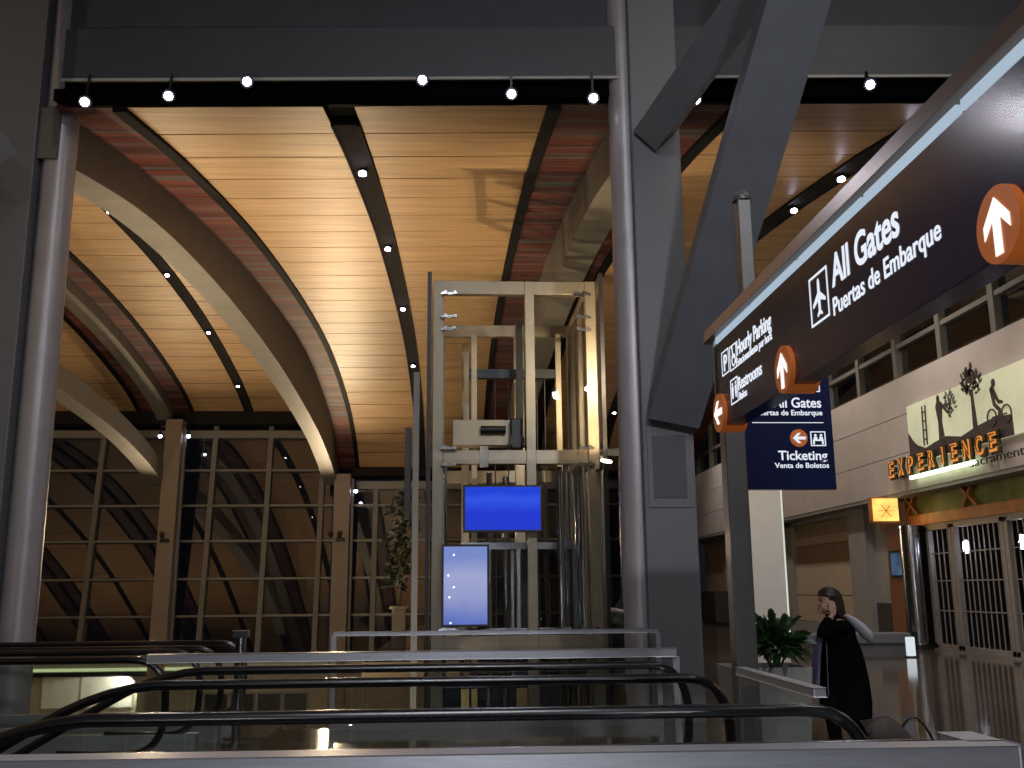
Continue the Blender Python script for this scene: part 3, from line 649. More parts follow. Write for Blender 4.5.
part('bracket', MB().box(2.51, 2.9, 8.6, 8.63, 2.6, 2.66).box(2.51, 2.9, 8.6, 8.63, 3.36, 3.42), M['post'], t)
# white pylon behind the sign
t = thing('white_pylon', 'tall white clad pylon behind the ticketing sign and plant', 'pylon', (6.28, 20.3, 0))
part('body', MB().box(5.87, 6.62, 20.0, 20.7, .0, 5.2, .01), M['white'], t); part('edge_light', MB().box(6.62, 6.65, 20.0, 20.06, .3, 5.1), emit_mat('edge_glow', (.9, .95, .8), .75), t); part('side_panel', MB().box(5.82, 5.87, 20.05, 20.7, 0, 5.2), M['steel'], t)
# ------------------------------------------------------------------ glass lift tower
el = thing('glass_elevator', 'tall glass lift tower with tan metal frame behind the escalators', 'elevator', (1.05, 18.5, -3.8))
FX = (-.30, 1.30, 2.38); ZB, ZT = -3.75, 6.98
def post(x, y, w=.16, z0=ZB, z1=ZT, nm='frame_post', m='elev'): return part(nm, MB().box(x-w/2, x+w/2, y-w/2, y+w/2, z0, z1, .008), M[m], el)
for x in FX: post(x, 17.0, .19 if x != 1.3 else .17)
for x in (-.3, 2.38): post(x, 20.0); post(x, 18.5, .12)
post(1.30, 20.0, .2); post(.2, 20.0, .15, ZB, 6.6)
for y in (17.0, 20.0):
    for z in (6.86, 3.84, .75, -2.4):
        part('crossbeam', MB().box(-.3, 2.38, y-.07, y+.07, z-.12, z+.12, .006), M['elev'], el)
for x in (-.3, 2.38):
    for z in (6.86, 3.84, .75): part('side_beam', MB().box(x-.06, x+.06, 17.0, 20.0, z-.1, z+.1), M['elev'], el)
part('crossbeam', MB().box(.25, 1.95, 18.45, 18.6, 5.55, 5.72), M['dark'], el)
for i, (z0, z1) in enumerate(((6.2, 7.12), (3.95, 6.18), (.9, 3.78), (-3.7, .7))):
    part('glass_panel', MB().box(-.42, 2.52, 16.8, 16.815, z0, z1), M['glass'], el)
    for x in (-.45, 2.55): part('glass_panel', MB().box(x-.008, x+.008, 16.82, 20.1, z0, z1), M['glass'], el)
for x in (-.46, 2.56): part('edge_fin', MB().box(x-.035, x+.035, 16.78, 16.86, ZB, 7.1), M['dark'], el)
for x in (-.66, ): part('edge_fin', MB().box(x-.05, x+.05, 16.6, 16.72, ZB, 5.25), M['steel'], el)
part('edge_fin', MB().box(-.86, -.76, 16.9, 17.1, 2.8, 4.35), M['dark'], el)
for x in (-.18, 2.3):
    for z in (6.72, 6.3, 6.08, 3.98, 3.7, .98, .6):
        m = MB(); s_ = 1 if x < 0 else -1
        m.cyl((x, 16.82, z), (x, 16.76, z), .035).cyl((x+s_*.16, 16.82, z), (x+s_*.16, 16.76, z), .03).bar((x-s_*.08, 16.84, z), (x+s_*.2, 16.84, z), .03, .045)
        part('glass_clamp', m, M['steelb'], el)
# hoist: guide rails, sheave beam, motor
for x in (.35, 1.95): part('guide_rail', MB().box(x-.05, x+.05, 18.4, 18.5, ZB, 6.4), M['elev'], el)
for x in (.75, 1.0, 1.55, 1.7): part('hoist_rope', MB().cyl((x, 18.6, -2), (x, 18.6, 5.55), .012, None, 6), M['dark'], el)
part('machine_beam', MB().box(-.05, 1.25, 17.7, 18.0, 4.15, 4.62, .01), M['elev'], el)
mo = part('hoist_motor', MB().cyl((.45, 17.6, 4.42), (.9, 17.6, 4.42), .07, None, 18).box(.98, 1.2, 17.45, 17.7, 4.05, 4.6, .02), M['dark'], el)
part('sheave', MB().cyl((1.09, 17.4, 4.2), (1.09, 17.45, 4.2), .13, None, 20), M['dark'], mo, True)
part('control_box', MB().box(.42, .56, 16.86, 16.92, 3.66, 4.02, .01), M['white'], el)
part('counterweight', MB().box(1.12, 1.24, 17.9, 18.2, 4.55, 6.5), M['dark'], el)
# cab, parked below the screens
cab = part('cab', MB().box(.1, 2.1, 17.5, 19.5, -.02, .06).box(.1, 2.1, 17.5, 19.5, 2.3, 2.42), M['steelb'], el)
for x in (.12, 1.1, 2.08):
    for y in (17.52, 19.48): part('cab_post', MB().box(x-.03, x+.03, y-.03, y+.03, .06, 2.3), M['steelb'], cab)
part('cab_glass', MB().box(.14, 2.06, 19.46, 19.48, .06, 2.3), M['dglass'], cab); part('cab_glass', MB().box(.12, .14, 17.55, 19.45, .06, 2.3), M['dglass'], cab); part('cab_glass', MB().box(2.06, 2.08, 17.55, 19.45, .06, 2.3), M['dglass'], cab)
part('cab_panel', MB().box(1.2, 1.6, 19.4, 19.45, .06, 2.3), M['dark'], cab)
for y in (17.6,): part('cab_rail', MB().cyl((.2, 17.6, .95), (2.0, 17.6, .95), .022, None, 8), M['steelb'], cab)
for x, y in ((-.2, 17.25), (1.82, 17.35), (1.98, 18.0), (2.12, 18.3), (2.2, 17.3), (2.32, 18.9), (.62, 18.2), (.95, 18.9)):
    part('guide_tube', MB().cyl((x, y, -3.7), (x, y, 3.72), .055, None, 20), M['steelb'], el, True)
# floodlight on the right post
fl = thing('floodlight', 'bright warm floodlight clamped on the right post of the lift tower', 'lamp', (2.55, 16.95, 3.65))
part('housing', MB().cyl((2.52, 16.66, 3.6), (2.54, 16.60, 3.72), .09, .1, 18), M['dark'], fl, True); part('lens', MB().cyl((2.54, 16.6, 3.72), (2.542, 16.595, 3.735), .095, .095, 18), emit_mat('warm_lens', (1, .85, .6), 30), fl)
part('bracket', MB().bar((2.5, 16.7, 3.6), (2.42, 16.9, 3.6), .04, .04), M['dark'], fl)
spot(fl, 'lamp_light', (2.5, 16.5, 3.8), (1.6, 17.4, 6.5), 170, (1, .72, .4), 110, .8, .08)
# second bank of lift posts to the right
tw = thing('lift_landing', 'row of polished steel posts and dark glass right of the lift tower', 'screen wall', (2.9, 21, 0))
for x in (2.35, 2.75, 3.15, 3.55): part('post', MB().box(x-.07, x+.07, 21.0, 21.14, -3.75 if x < 2.7 else 0, 4.4, .01), M['steelb'], tw)
part('dark_glass', MB().box(2.3, 3.6, 21.05, 21.07, 0, 4.4), M['dglass'], tw); part('head_rail', MB().box(2.25, 3.65, 20.98, 21.16, 4.4, 4.55), M['steel'], tw)

t = thing('display_screen', 'wide blue lit screen on the lift tower, above the tall pale screen', 'screen', (.79, 16.7, 2.57))
part('casing', MB().box(.13, 1.45, 16.62, 16.74, 2.55, 3.33, .01), M['dark'], t); part('display', MB().box(.165, 1.415, 16.612, 16.622, 2.585, 3.295), M['blue'], t); part('mount', MB().box(.4, 1.2, 16.74, 16.95, 2.8, 3.1), M['dark'], t)
t = thing('display_screen', 'tall pale blue lit screen on the lift tower, below the wide blue screen', 'screen', (.17, 16.7, 1.05))
part('casing', MB().box(-.22, .56, 16.62, 16.74, 1.03, 2.35, .01), M['dark'], t); part('display', MB().box(-.185, .525, 16.612, 16.622, 1.065, 2.315), M['pale'], t); part('mount', MB().box(-.1, .4, 16.74, 16.95, 1.5, 1.9), M['dark'], t)
for x, z in ((-.02, 2.18), (-.11, 1.85), (-.02, 1.66), (-.09, 1.5), (-.07, 1.09)): part('lit_dot', MB().cyl((x, 16.612, z), (x, 16.608, z), .018, None, 10), M['dot'], t)

# ------------------------------------------------------------------ guards
def guard(name, label, p, q, h, capw, caph, npan, capm='cap', post_ends=(True, True)):
    p, q = Vector(p), Vector(q); d = (q-p).normalized(); n = Vector((-d.y, d.x, 0))
    t = thing(name, label, 'railing', (p+q)/2)
    z = Vector((0, 0, 1))
    part('top_rail', MB().bar(p+z*(h-caph/2), q+z*(h-caph/2), capw, caph, (0, 0, 1), .006), M[capm], t)
    part('base_shoe', MB().bar(p+z*.06, q+z*.06, .07, .12), M['cap'], t)
    L_ = (q-p).length
    for k in range(npan):
        a, c = p+d*(L_*k/npan+.01), p+d*(L_*(k+1)/npan-.01)
        part('glass_panel', MB().bar(a+z*(.1+h-caph)/2, c+z*(.1+h-caph)/2, .014, h-caph-.1), M['glass'], t)
    for e, on in ((p, post_ends[0]), (q, post_ends[1])):
        if on: part('end_post', MB().box(e.x-.03, e.x+.03, e.y-.03, e.y+.03, 0.0, h-caph), M['cap'], t)
    return t
gd = guard('glass_railing', 'long steel capped railing along the bottom edge of the view', (-4.5, 3.64, 0), (1.92, 3.52, 0), 1.07, .12, .09, 6, 'cap', (True, False))
part('return_rail', MB().bar((1.86, 3.57, 1.025), (1.86, 3.8, 1.025), .12, .09, (0, 0, 1), .006), M['cap'], gd); part('glass_panel', MB().box(1.853, 1.867, 3.58, 3.78, .1, .98), M['glass'], gd)
guard('glass_railing', 'short glass railing with steel cap beside the potted plant', (1.97, 5.5, 0), (1.97, 7.03, 0), 1.07, .07, .05, 3, 'cap', (False, False))
guard('glass_railing', 'bright steel capped railing just behind the wide pair of handrails', (-2.72, 9.35, 0), (2.02, 9.35, 0), 1.07, .11, .075, 5, 'cap', (False, True))
guard('glass_railing', 'farther glass railing in front of the lift tower, ending at the right column', (-1.45, 12.45, 0), (2.48, 12.45, 0), 1.13, .07, .05, 4)
t = thing('steel_handrail', 'short slanting steel handrail beside the right column', 'handrail', (1.9, 13.6, 0))
part('rail', MB().cyl((2.35, 15.2, 1.3), (2.9, 14.6, 1.2), .035, None, 10), M['cap'], t, True); part('post', MB().cyl((2.88, 14.62, 0), (2.88, 14.62, 1.2), .025, None, 8), M['cap'], t)
t = thing('steel_stanchion', 'slim steel post with bright flat top near the far escalator ends', 'post', (-2.34, 11.4, 0))
part('pole', MB().cyl((-2.34, 11.4, .03), (-2.34, 11.4, 1.12), .06, None, 16), M['steelb'], t, True); part('top_plate', MB().box(-2.43, -2.25, 11.35, 11.45, 1.12, 1.2, .01), M['steelb'], t); part('base', MB().cyl((-2.34, 11.4, 0), (-2.34, 11.4, .03), .16, None, 20), M['steelb'], t)

# ------------------------------------------------------------------ escalators (run towards -x, top landing at the origin)
FLAT = 3.75; DROP = 3.8; TAN = math.tan(R(30))
def base_line():
    pts = []; x, z = 0, 0; dx = .15
    while z > -DROP+.0:
        s_ = max(0, min(1, (x-FLAT)/.8)); rem = DROP+z
        k = s_*TAN*min(1, math.sqrt(max(rem, 0.002)/.45))
        pts.append((-x, z)); z -= k*dx; x += dx
        if rem < .03: break
    pts.append((-x, -DROP)); pts.append((-x-1.8, -DROP)); return pts
BL = base_line()
def zb(x):
    for (a, za), (b_, zb_) in zip(BL, BL[1:]):
        if b_ <= x <= a: return za+(zb_-za)*(a-x)/(a-b_)
    return BL[-1][1]
def make_escalator(label, grp, w=1.27):
    t = thing('escalator', label, 'escalator', (0, 0, 0), grp)
    endx = BL[-1][0]
    for sy in (-1, 1):
        y = sy*w/2
        path = [Vector((-.95, y, .17)), Vector((-.62, y, .155))]
        path += [Vector((-.36+.36*math.copysign(abs(math.cos(a))**.75, math.cos(a)), y, .575+.42*math.copysign(abs(math.sin(a))**.75, math.sin(a)))) for a in [(-90+180*k/16)*PI/180 for k in range(0, 17)]]
        xs_ = [a for a, _ in BL if a < -.5 and a > endx+.4]
        path += [Vector((a, y, zb(a)+.995)) for a in xs_]
        path += [Vector((endx+.42-.42*math.sin(a), y, -DROP+.575+.42*math.cos(a))) for a in [PI*k/14 for k in range(15)]]
        part('handrail', MB().tube(path, .045, 10, True, (1, .75)), M['rubber'], t, True)
        brk = [-.42, -1.5, -2.6, -3.7, -4.8, -5.9, -7.0, -8.1, endx+.42]
        n_ = MB(); arc = [(-.42+.36*math.cos(a), .575+.38*math.sin(a)) for a in [(-90+180*k/14)*PI/180 for k in range(15)]]
        n_.prism(arc, (0, y-.006, 0), (1, 0, 0), (0, 0, 1), (0, 1, 0), .012); part('glass_panel', n_, M['glass'], t)
        for a, c in zip(brk, brk[1:]):
            if c > a: continue
            xx = [a-.008+(c-a+.016)*k/8 for k in range(9)]
            poly = [(q, zb(q)+.955) for q in xx]+[(q, zb(q)+.16) for q in xx[::-1]]
            part('glass_panel', MB().prism(poly, (0, y-.006, 0), (1, 0, 0), (0, 0, 1), (0, 1, 0), .012), M['glass'], t)
        xx = [a for a, _ in BL]
        poly = [(q, zb(q)+.17) for q in xx]+[(q, zb(q)-.03) for q in xx[::-1]]
        part('deck', MB().prism(poly, (0, y-.09, 0), (1, 0, 0), (0, 0, 1), (0, 1, 0), .18), M['cap'], t)
    st = MB(); x = -1.2
    while x > endx+1.0:
        z0, z1 = zb(x), zb(x-.4); z = min(z0, z1)
        st.box(x-.4, x-.004, -w/2+.1, w/2-.1, z-.3, z+.015); x -= .4
    part('step_band', st, M['dark'], t)
    part('comb_plate', MB().box(-1.2, .5, -w/2+.1, w/2-.1, -.03, .018), M['steelb'], t)
    xx = [a for a, _ in BL]
    poly = [(q, zb(q)-.31) for q in xx]+[(q, max(zb(q)-1.0, -DROP-.28)) for q in xx[::-1]]
    part('truss_cladding', MB().prism(poly, (0, -w/2-.06, 0), (1, 0, 0), (0, 0, 1), (0, 1, 0), w+.12), M['steel'], t)
    return t
ES = make_escalator('nearest escalator behind the front railing, descending to the left', 'escalators going down to the left')
ES.location = (2.1, 4.57, 0)
dup(ES, (1.9, 7.74, 0), 'second escalator with two dark handrails curving over at the left')
dup(ES, (-2.68, 10.45, 0), 'far left escalator, nearer of the two beyond the bright railing')
dup(ES, (-2.6, 12.35, 0), 'far left escalator, farther of the two beyond the bright railing')

# ------------------------------------------------------------------ plants
def leaves(mb, c, n, rx, rz, ln, wd, rnd, upb=.4):
    for _ in range(n):
        a = rnd.uniform(0, 2*PI); e = rnd.uniform(-.3, 1.25); d = Vector((math.cos(a)*math.cos(e), math.sin(a)*math.cos(e), math.sin(e)))
        p = Vector(c)+Vector((d.x*rx, d.y*rx, d.z*rz))*rnd.uniform(.1, .75)
        sdir = d.cross(Vector((rnd.uniform(-1, 1), rnd.uniform(-1, 1), rnd.uniform(-1, 1)))).normalized(); l = ln*rnd.uniform(.6, 1.2); droop = Vector((0, 0, -.25*l))
        nrm = d.cross(sdir)*(.12*wd)
        v = [p, p+d*l*.35+sdir*wd+nrm, p+d*l*.75+sdir*wd*.7+droop*.4, p+d*l+droop, p+d*l*.75-sdir*wd*.7+droop*.4, p+d*l*.35-sdir*wd+nrm, p+d*l*.5-nrm+droop*.15]
        q = [mb.b.verts.new(x) for x in v]
        for i in range(6): mb.b.faces.new((q[i], q[(i+1) % 6], q[6]))
rnd = random.Random(5)
t = thing('planter', 'low white planter box at the end of the short glass railing', 'planter', (3.0, 9.4, 0))
part('planter_box', MB().loft([[(2.86+a*s, 9.45+b_*s, z) for a, b_ in ((-.36, -.3), (.36, -.3), (.36, .3), (-.36, .3))] for z, s in ((0, .85), (.9, 1), (.9, .92), (.82, .9))]), M['planter'], t); part('soil', MB().box(2.56, 3.16, 9.2, 9.7, .8, .84), M['soil'], t)
t = thing('potted_plant', 'bushy dark green plant growing in the white planter', 'plant', (2.95, 9.35, .82))
st = MB()
for k in range(9): a = k*.7; st.tube([(2.95, 9.35, .8), (2.95+math.cos(a)*.1, 9.35+math.sin(a)*.1, 1.0), (2.95+math.cos(a)*.22, 9.35+math.sin(a)*.2, 1.2)], .01, 6)
part('stems', st, M['bark'], t); lf = MB(); leaves(lf, (2.93, 9.3, 1.07), 300, .3, .3, .2, .036, rnd); part('foliage', lf, M['leaf'], t, kind='stuff')
t = thing('stone_plinth', 'narrow stone plinth planter under the tall dark tree', 'planter', (-1.63, 30, 0)); part('plinth_body', MB().box(-1.83, -1.43, 29.8, 30.2, 0.0, 1.1, .01), M['stone'], t); part('plinth_cap', MB().box(-1.9, -1.36, 29.73, 30.27, 1.1, 1.18, .01), M['stone'], t)
t = thing('indoor_tree', 'tall dark leafy tree in the stone plinth left of the lift tower', 'tree', (-1.63, 30, 1.18))
tr_ = MB().tube([(-1.63, 30, 1.18), (-1.6, 30.02, 2.2), (-1.66, 30, 3.2), (-1.6, 30, 4.2)], [.06, .05, .04, .02], 8)
for k in range(12): a = k*2.4; z = 1.7+k*.2; tr_.tube([(-1.62, 30, z), (-1.62+math.cos(a)*.3, 30+math.sin(a)*.3, z+.25)], [.02, .008], 6)
part('trunk', tr_, M['bark'], t, True); lf = MB()
for k in range(10): leaves(lf, (-1.6+rnd.uniform(-.18, .18), 30+rnd.uniform(-.2, .2), 1.75+k*.27), 55, .42, .36, .24, .05, rnd)
part('crown', lf, M['leafd'], t, kind='stuff')

# ------------------------------------------------------------------ woman on the phone and her bag (faces -x)
WO = Vector((3.81, 10.0, 0)); GX = 1.0
woman = thing('person', 'woman in black coat walking left with a hand held to her ear', 'person', WO)
def skin_mesh(joints, edges, radii, sub=2, root=0):
    me = bpy.data.meshes.new('tmp'); me.from_pydata([Vector(j) for j in joints], edges, []); ob = bpy.data.objects.new('tmp', me); COL.objects.link(ob)
    sk = ob.modifiers.new('s', 'SKIN'); sk.use_smooth_shade = True; sb = ob.modifiers.new('u', 'SUBSURF'); sb.levels = sub
    for i, r_ in enumerate(radii):
        v = me.skin_vertices[0].data[i]; v.radius = r_ if isinstance(r_, tuple) else (r_, r_); v.use_root = (i == root)
    dg = bpy.context.evaluated_depsgraph_get(); out = bpy.data.meshes.new_from_object(ob.evaluated_get(dg))
    bpy.data.objects.remove(ob); bpy.data.meshes.remove(me); return out
def add_mesh(mb, me, off=Vector((0, 0, 0))):
    n0 = [mb.b.verts.new(v.co+off) for v in me.vertices]
    for f in me.polygons:
        try: mb.b.faces.new([n0[i] for i in f.vertices])
        except ValueError: pass
def fuse(mb, vox):
    me = bpy.data.meshes.new('tmp')
    bd_ = [e for e in mb.b.edges if len(e.link_faces) > 2]
    if bd_: bmesh.ops.split_edges(mb.b, edges=bd_)
    bmesh.ops.holes_fill(mb.b, edges=[e for e in mb.b.edges if len(e.link_faces) == 1], sides=0)
    bmesh.ops.recalc_face_normals(mb.b, faces=mb.b.faces[:]); mb.b.to_mesh(me); mb.b.free()
    ob = bpy.data.objects.new('tmp', me); COL.objects.link(ob); rm = ob.modifiers.new('r', 'REMESH'); rm.mode = 'VOXEL'; rm.voxel_size = vox; sm = ob.modifiers.new('m', 'SMOOTH'); sm.factor = .5; sm.iterations = 2
    dg = bpy.context.evaluated_depsgraph_get(); out = bpy.data.meshes.new_from_object(ob.evaluated_get(dg)); bpy.data.objects.remove(ob); bpy.data.meshes.remove(me)
    m2 = MB(); add_mesh(m2, out); bpy.data.meshes.remove(out)
    m2.b.verts.ensure_lookup_table(); seen = set(); isl = []
    for v in m2.b.verts:
        if v in seen: continue
        st, cur = [v], []; seen.add(v)
        while st:
            q = st.pop(); cur.append(q)
            for e in q.link_edges:
                o = e.other_vert(q)
                if o not in seen: seen.add(o); st.append(o)
        isl.append(cur)
    isl.sort(key=len)
    for c in isl[:-1]: bmesh.ops.delete(m2.b, geom=c, context='VERTS')
    return m2
# joints, local: x forward is negative, y towards the far side
J = [(0, 0, .84), (0, 0, 1.0), (-.01, 0, 1.13), (-.02, 0, 1.245), (-.045, 0, 1.31), (-.06, 0, 1.375),
     (0, -.09, .82), (-.17, -.1, .46), (-.13, -.1, .085), (-.25, -.1, .035),          # near leg, planted ahead
     (0, .09, .82), (.02, .1, .46), (.23, .1, .14), (.14, .1, .035),                   # far leg, pushing off behind
     (-.01, -.165, 1.25), (-.28, -.2, 1.15), (-.10, -.15, 1.345),                      # near arm up to the ear
     (-.0, .165, 1.25), (.06, .2, 1.0), (.1, .19, .78)]
Ed = [(0, 1), (1, 2), (2, 3), (3, 4), (4, 5), (0, 6), (6, 7), (7, 8), (8, 9), (0, 10), (10, 11), (11, 12), (12, 13), (3, 14), (14, 15), (15, 16), (3, 17), (17, 18), (18, 19)]
Rd = [(.13, .1), (.115, .09), (.125, .095), (.11, .085), .055, .05, .075, .055, .036, .026, .075, .055, .036, .026, .05, .04, .028, .05, .038, .028]
body = MB(); add_mesh(body, skin_mesh(J, Ed, Rd))
# head: profile-shaped ellipsoid with nose, chin, lips, brow, ear
HC = Vector((-.085, 0, 1.465))
body.ball(HC+Vector((.012, 0, .02)), .1, (1.0, .8, 1.12), 24); body.ball(HC+Vector((-.045, 0, -.045)), .066, (.85, .82, 1.15), 18)
body.ball(HC+Vector((-.083, 0, -.095)), .026, (1, 1.1, .85), 10)
body.loft([[HC+Vector((-.094, s*.01, .012)) for s in (-1, 0, 1)]+[HC+Vector((-.05, 0, .012))], [HC+Vector((-.128, s*.014, -.03)) for s in (-1, 0, 1)]+[HC+Vector((-.08, 0, -.038))]])
body.ball(HC+Vector((-.121, 0, -.032)), .013, (1, 1.2, .8), 10)
body.ball(HC+Vector((-.1, 0, -.062)), .012, (.8, 1.9, .5), 10); body.ball(HC+Vector((-.098, 0, -.074)), .012, (.8, 1.8, .55), 10)
for s in (-1, 1):
    body.ball(HC+Vector((-.082, s*.034, .018)), .018, (.6, 1.2, .5), 10); body.ball(HC+Vector((.01, s*.082, -.015)), .028, (.7, .35, 1.1), 12)
# near hand cupping a phone at the ear: palm and five fingers
def hand(mb, wrist, d, side, palm_n, curl):
    wrist, d, side, palm_n = map(lambda v: Vector(v), (wrist, d, side, palm_n)); d.normalize(); side.normalize(); palm_n.normalize()
    mb.loft([[wrist+d*a+side*(sx*w_)+palm_n*(sz*th) for sx, sz in ((-1, -1), (1, -1), (1, 1), (-1, 1))] for a, w_, th in ((-.01, .024, .018), (.03, .036, .016), (.075, .039, .014), (.088, .037, .011))])
    for k, ln in enumerate((.062, .072, .067, .053)):
        b0 = wrist+d*.08+side*(.03-.02*k); pts = [b0-d*.02]; dd = d.copy(); p = b0; pts.append(p)
        for j in range(3):
            dd = (dd+palm_n*curl*(.5+.25*j)).normalized(); p = p+dd*ln*(.42-.06*j); pts.append(p)
        me = skin_mesh(pts, [(i, i+1) for i in range(4)], [.009, .009, .0085, .008, .0065], 1); add_mesh(mb, me)
    b0 = wrist+d*.025+side*.03; pts = [b0-side*.012, b0+side*.016+d*.014+palm_n*.008, b0+side*.03+d*.04+palm_n*.014, b0+side*.032+d*.066+palm_n*.018]
    add_mesh(mb, skin_mesh(pts, [(0, 1), (1, 2), (2, 3)], [.012, .011, .0095, .0075], 1))
hand(body, (-.10, -.15, 1.345), (.02, .16, 1), (-1, 0, .1), (.1, 1, -.1), .45)
hand(body, (.1, .19, .78), (.05, 0, -1), (-1, 0, 0), (0, -1, 0), .25)
body = fuse(body, .0065)
bmesh.ops.translate(body.b, verts=body.b.verts[:], vec=WO)
bd = part('body', body, M['skin'], woman, True)
for s in (-1, 1):
    part('eye', MB().ball(WO+HC+Vector((-.089, s*.034, .018)), .0085, (.6, 1.3, .8), 10), M['dark'], bd)
part('lips', MB().ball(WO+HC+Vector((-.106, 0, -.067)), .01, (.5, 2.0, .8), 10), mat('lip', (.32, .09, .08), .5), bd)
part('earring', MB().ball(WO+HC+Vector((.0, -.095, -.055)), .012, (1, .6, 1), 10), M['steelb'], bd)
# hair: shoulder length shell, open at the face
hr = MB(); rings = []
n = 22
for z, rx, ry, cx, open_ in ((.142, .03, .03, .015, 0), (.13, .07, .055, .015, 0), (.1, .105, .08, .015, .0), (.065, .12, .093, .02, .0), (.03, .118, .098, .03, .35), (-.02, .115, .1, .045, .5), (-.07, .108, .1, .055, .58), (-.12, .1, .098, .068, .6), (-.16, .09, .09, .085, .6), (-.185, .06, .07, .1, .6)):
    ring = []
    for k in range(n):
        a = PI*2*k/n; x_, y_ = -math.cos(a), math.sin(a)
        front = max(0, -x_)
        xx = x_*rx
        if open_: xx = max(xx, -rx*(1-open_*1.55))
        ring.append(WO+HC+Vector((xx+cx, y_*ry*(1+.03*math.sin(9*a)), z)))
    rings.append(ring)
hr.loft(rings); part('hair', hr, M['hair'], woman, True)
ph = MB().bar(WO+HC+Vector((-.02, -.115, -.065)), WO+HC+Vector((.02, -.112, .055)), .012, .05, (1, 0, 0), .004)
t = thing('mobile_phone', 'dark mobile phone held to the ear of the woman', 'phone', WO+HC+Vector((0, -.11, -.05)))
part('phone_body', MB().bar(WO+HC+Vector((-.03, -.108, -.07)), WO+HC+Vector((.015, -.106, .05)), .012, .05, (1, 0, 0), .004), M['dark'], t)
part('phone_screen', MB().bar(WO+HC+Vector((-.025, -.1005, -.055)), WO+HC+Vector((.011, -.0985, .04)), .002, .042, (1, 0, 0)), M['dot'], t)
ph.b.free()
# coat: body + sleeves
def ell(cx, cy, z, rx, ry, n=28, wob=0): return [WO+Vector((cx+math.cos(2*PI*k/n)*rx*(1+wob*math.sin(5*2*PI*k/n)), cy+math.sin(2*PI*k/n)*ry*(1+wob*math.sin(4*2*PI*k/n+1)), z)) for k in range(n)]
ct = MB()
ct.loft([ell(.02, 0, .36, .245, .25, 28, .05), ell(.03, 0, .5, .25, .245, 28, .045), ell(.03, 0, .7, .235, .235, 28, .03), ell(.025, 0, .86, .215, .22, 28, .02), ell(.015, 0, 1.0, .19, .2), ell(-.0, 0, 1.12, .16, .2), ell(-.0, 0, 1.21, .15, .205), ell(-.01, 0, 1.265, .125, .185), ell(-.03, 0, 1.31, .085, .11), ell(-.045, 0, 1.345, .075, .08)])
add_mesh(ct, skin_mesh([(0, -.13, 1.235), (-.02, -.185, 1.225), (-.285, -.215, 1.15), (-.125, -.16, 1.315)], [(0, 1), (1, 2), (2, 3)], [.07, .078, .074, .052], 2), WO)
add_mesh(ct, skin_mesh([(0, .13, 1.235), (0, .185, 1.225), (.06, .22, 1.0), (.1, .2, .83)], [(0, 1), (1, 2), (2, 3)], [.07, .072, .062, .05], 2), WO)
ct = fuse(ct, .012); part('coat', ct, M['coat'], woman, True)
part('coat_zip', MB().bar(WO+Vector((-.2, -.13, .42)), WO+Vector((-.168, -.1, 1.08)), .006, .012, (0, 1, 0)), M['steel'], woman)
tr_ = MB(); add_mesh(tr_, skin_mesh([(0, 0, .86), (0, -.1, .8), (-.17, -.1, .46), (-.13, -.1, .07), (0, .1, .8), (.02, .1, .46), (.225, .1, .12)], [(0, 1), (1, 2), (2, 3), (0, 4), (4, 5), (5, 6)], [.12, .1, .078, .066, .1, .078, .066], 2), WO); part('trousers', tr_, M['trouser'], woman, True)
for sx, sy, sz, tilt in ((-.16, -.1, 0, 0), (.2, .1, 0.03, .55)):
    sh = MB(); rr = []
    for a, w_, h_ in ((.075, .025, .05), (.05, .038, .085), (0, .04, .08), (-.06, .043, .055), (-.12, .04, .042), (-.16, .022, .025)):
        rr.append([Vector((a, math.cos(q)*w_, max(0, h_/2+math.sin(q)*h_/2))) for q in [2*PI*k/12 for k in range(12)]])
    sh.loft([[WO+Vector((sx, sy, sz))+Vector((p.x*math.cos(tilt)+p.z*math.sin(tilt), p.y, p.z*math.cos(tilt)+max(0, (p.x+.15))*math.sin(tilt))) for p in r_] for r_ in rr]); part('shoe', sh, M['shoe'], woman, True)
sc = MB(); rr = []
for z, cx, w_ in ((1.33, -.1, .05), (1.2, -.19, .05), (1.0, -.25, .055), (.8, -.285, .06), (.64, -.3, .065)):
    rr.append([WO+Vector((cx+math.cos(q)*.028*(1+.3*math.sin(3*q)), -.06+math.sin(q)*w_*1.3, z)) for q in [2*PI*k/16 for k in range(16)]])
sc.loft(rr); part('scarf', sc, M['scarf'], woman, True, 'lavender scarf hanging in front')
wc = MB(); rr = []
for p, w_, h_ in (((.03, -.13, 1.335), .03, .025), ((.085, -.16, 1.29), .05, .045), ((.15, -.175, 1.225), .062, .06), ((.215, -.175, 1.15), .06, .062), ((.25, -.165, 1.1), .045, .045), ((.255, -.16, 1.07), .02, .02)):
    rr.append([WO+Vector(p)+Vector((math.cos(q)*h_*.72, math.sin(q)*w_*(1+.12*math.sin(3*q)), math.cos(q)*h_*.5)) for q in [2*PI*k/16 for k in range(16)]])
wc.loft(rr); part('shoulder_cloth', wc, M['whitecloth'], woman, True, 'white cloth behind the shoulder')
